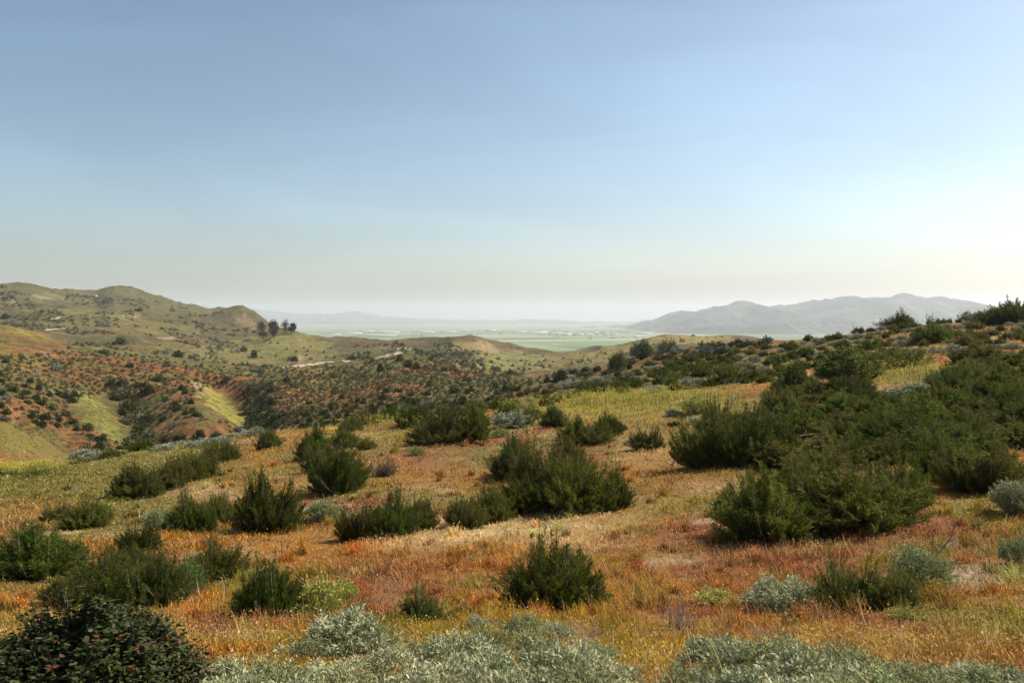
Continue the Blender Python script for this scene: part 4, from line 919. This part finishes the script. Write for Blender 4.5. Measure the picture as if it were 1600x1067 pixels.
for x, y, w, dp, hg in [(835,520.5,36,130,7),(812,519.5,22,110,7),(868,521.5,20,110,6),(884,523.2,16,120,8),(905,524,12,90,8),(918,523.2,10,90,8),(925,524.4,6,70,7),(960,523,8,90,6),(1008,522,20,110,6),(995,526.5,10,50,6),(768,517,14,150,7),(778,516,8,120,7),
                        (600,519.5,46,110,6),(545,521,40,80,6),(660,519,34,90,6),(590,524.5,60,50,5),(520,522.5,24,60,5),(700,518.5,24,100,6),(728,517,12,120,6),(890,519,10,90,6),(930,520,9,90,6),(948,521.5,6,60,6),(850,518.5,14,110,6),(573,518,20,110,6)]:
    hall(x, y, w, dp, hg, 'long white roofed farm building on the hazy plain', gb)
for x0, x1, y0, y1 in [(781,829,543.9,546.0),(862,874,537.2,538.2),(1000,1012,523.8,524.5)]:
    Ya, Yb = -VZ * F / (y1 - HY), -VZ * F / (y0 - HY)
    sx = np.linspace(0, 1, 20); v = []
    for s_ in sx:
        xx = x0 + (x1 - x0) * s_; m_ = .5 * (Ya + Yb); hw = (Yb - Ya) / 2 * (.7 + .5 * vn(np.array([s_ * 6.]), np.array([x0]), 3)[0])
        for yy_ in (m_ - hw, m_ + hw): v.append(((xx - CX) / F * yy_, yy_, VZ - .25))
    tag(ob('farm_track', npmesh('farm_track', np.array(v), [grid_faces(20, 2)]), M_road), kind='structure')
TB = [npmesh('farm_tree', *hill_blob(s, 90, (.035,.05,.025), (.07,.09,.04))) for s in (241, 242, 243)]
for t_ in TB: t_.materials.append(M_hill)
for k in range(70):
    x = rng.uniform(590, 1000); y = 518 + abs(rng.normal(0, 1)) * 6
    if k % 3 == 0: y = 523.5 + rng.normal(0, .5); x = rng.uniform(840, 960)
    if y > 545: continue
    Yv = -VZ * F / (y - HY); o = bpy.data.objects.new('farm_tree', TB[k % 3]); C.objects.link(o); o.location = ((x - CX) / F * Yv, Yv, VZ - .6); o.name = 'farm_tree'
    s_ = rng.uniform(9, 17); o.scale = (s_ * rng.uniform(1, 2.6), s_, s_ * .8); tag(o, 'tiny dark tree among the fields of the hazy plain', 'tree', 'trees among the fields of the plain')
# white tank on the skyline
p = ray_ground(150, 463.5, 900); e = empty('water_tank', p); tag(e, 'tiny white water tank on the skyline of the long ridge', 'water tank')
q = np.linspace(0, 2 * np.pi, 25)[:-1]; w_, h_ = 1.9, 2.2
ring = lambda rr, z: np.column_stack([np.cos(q) * rr, np.sin(q) * rr, np.full(24, z)])
i = np.arange(24); j = (i + 1) % 24
ob('tank_wall', npmesh('tank_wall', np.concatenate([ring(w_, -.5), ring(w_, h_)]), [np.stack([i, j, j + 24, i + 24], -1)], None, True), M_wht, e)
ob('tank_roof', npmesh('tank_roof', np.concatenate([ring(w_ + .15, h_), [[0, 0, h_ + .9]]]), [np.stack([i, j, np.full(24, 24)], -1)]), M_wht, e)

# ------------------------------------------------------------------ haze, sky, sun, camera
HAZE = .9e-4
def box(name, lo, hi):
    v = np.array([(x, y, z) for x in (lo[0], hi[0]) for y in (lo[1], hi[1]) for z in (lo[2], hi[2])], float)
    f = np.array([[0,1,3,2],[4,6,7,5],[0,4,5,1],[2,3,7,6],[0,2,6,4],[1,5,7,3]]); return npmesh(name, v, [f])
tops = max(max((o.matrix_world @ Vector(c_)).z for c_ in o.bound_box) for o in S.objects if o.type == 'MESH' and o.name.split('.')[0] in ('mountains', 'far_mountains', 'foothills', 'hills'))
lows = VZ - 16
ext = max(max(abs((o.matrix_world @ Vector(c_)).x) for c_ in o.bound_box) for o in S.objects if o.type == 'MESH' and o.name.split('.')[0] in ('mountains', 'far_mountains', 'valley_floor', 'hills'))
m, N, L = mat('hazy_air'); out = N.new('ShaderNodeOutputMaterial'); pv = N.new('ShaderNodeVolumePrincipled')
pv.inputs['Density'].default_value = HAZE; pv.inputs['Color'].default_value = (.93, .97, 1.0, 1); pv.inputs['Anisotropy'].default_value = .35
L.new(pv.outputs[0], out.inputs['Volume'])
hz = ob('haze', box('haze', (-ext - 200, -400, lows - 1), (ext + 200, 24500, tops + 25)), m); tag(hz, kind='stuff')

EL, AZ = R(50), R(72)   # sun height; bearing to the right of the view
W = bpy.data.worlds.new('World'); S.world = W; W.use_nodes = True
N, L = W.node_tree.nodes, W.node_tree.links; N.clear()
out = N.new('ShaderNodeOutputWorld'); bg = N.new('ShaderNodeBackground'); sky = N.new('ShaderNodeTexSky')
sky.sky_type = 'NISHITA'; sky.sun_disc = False; sky.sun_elevation = EL; sky.sun_rotation = AZ
sky.altitude = 200; sky.air_density = 1.0; sky.dust_density = 2.2; sky.ozone_density = .3
# a touch more contrast between the sun side and the far side of the sky, and faint veils of high cloud
s1 = N.new('ShaderNodeVectorMath'); s1.operation = 'SCALE'; s1.inputs['Scale'].default_value = .15
ga = N.new('ShaderNodeGamma'); ga.inputs[1].default_value = 1.5
s2 = N.new('ShaderNodeVectorMath'); s2.operation = 'SCALE'
tc = N.new('ShaderNodeTexCoord'); mp_ = N.new('ShaderNodeMapping'); mp_.inputs['Scale'].default_value = (.8, .8, 3.6); mp_.inputs['Rotation'].default_value = (R(8), R(28), R(20))
no = N.new('ShaderNodeTexNoise'); no.inputs['Scale'].default_value = 2.3; no.inputs['Detail'].default_value = 7; no.inputs['Roughness'].default_value = .45; no.inputs['Distortion'].default_value = .8
vr = N.new('ShaderNodeMapRange'); vr.inputs['From Min'].default_value = .35; vr.inputs['From Max'].default_value = .7; vr.inputs['To Min'].default_value = .93 / .15; vr.inputs['To Max'].default_value = 1.11 / .15
L.new(tc.outputs['Generated'], mp_.inputs[0]); L.new(mp_.outputs[0], no.inputs['Vector']); L.new(no.outputs['Fac'], vr.inputs['Value']); L.new(vr.outputs[0], s2.inputs['Scale'])
L.new(sky.outputs[0], s1.inputs[0]); L.new(s1.outputs[0], ga.inputs[0]); L.new(ga.outputs[0], s2.inputs[0]); hs_ = N.new('ShaderNodeHueSaturation'); hs_.inputs['Saturation'].default_value = .85; hs_.inputs['Hue'].default_value = .485
L.new(s2.outputs[0], hs_.inputs['Color']); L.new(hs_.outputs[0], bg.inputs['Color'])
bg.inputs['Strength'].default_value = .126
L.new(bg.outputs[0], out.inputs['Surface'])
sl = bpy.data.lights.new('sun', 'SUN'); sl.energy = 5.0; sl.angle = R(.5); sl.color = (1, .94, .84)
so = bpy.data.objects.new('sun', sl); C.objects.link(so)
d = Vector((math.sin(AZ) * math.cos(EL), math.cos(AZ) * math.cos(EL), math.sin(EL))); so.rotation_euler = d.to_track_quat('Z', 'Y').to_euler(); so.location = d * 300

cam = bpy.data.cameras.new('camera'); co = bpy.data.objects.new('camera', cam); C.objects.link(co)
cam.sensor_width = 36; cam.lens = 36 * F / 1600; cam.shift_y = -(533.5 - HY) / 1600
cam.clip_start = .1; cam.clip_end = 60000
co.location = (0, 0, 0); co.rotation_euler = (R(90), 0, 0); S.camera = co
S.view_settings.view_transform = 'Standard'; S.view_settings.look = 'None'; S.view_settings.exposure = .40; S.view_settings.gamma = 1
S.cycles.max_bounces = 6; S.cycles.diffuse_bounces = 3; S.cycles.glossy_bounces = 2; S.cycles.transmission_bounces = 3; S.cycles.transparent_max_bounces = 6; S.cycles.volume_bounces = 2
S.cycles.use_denoising = True
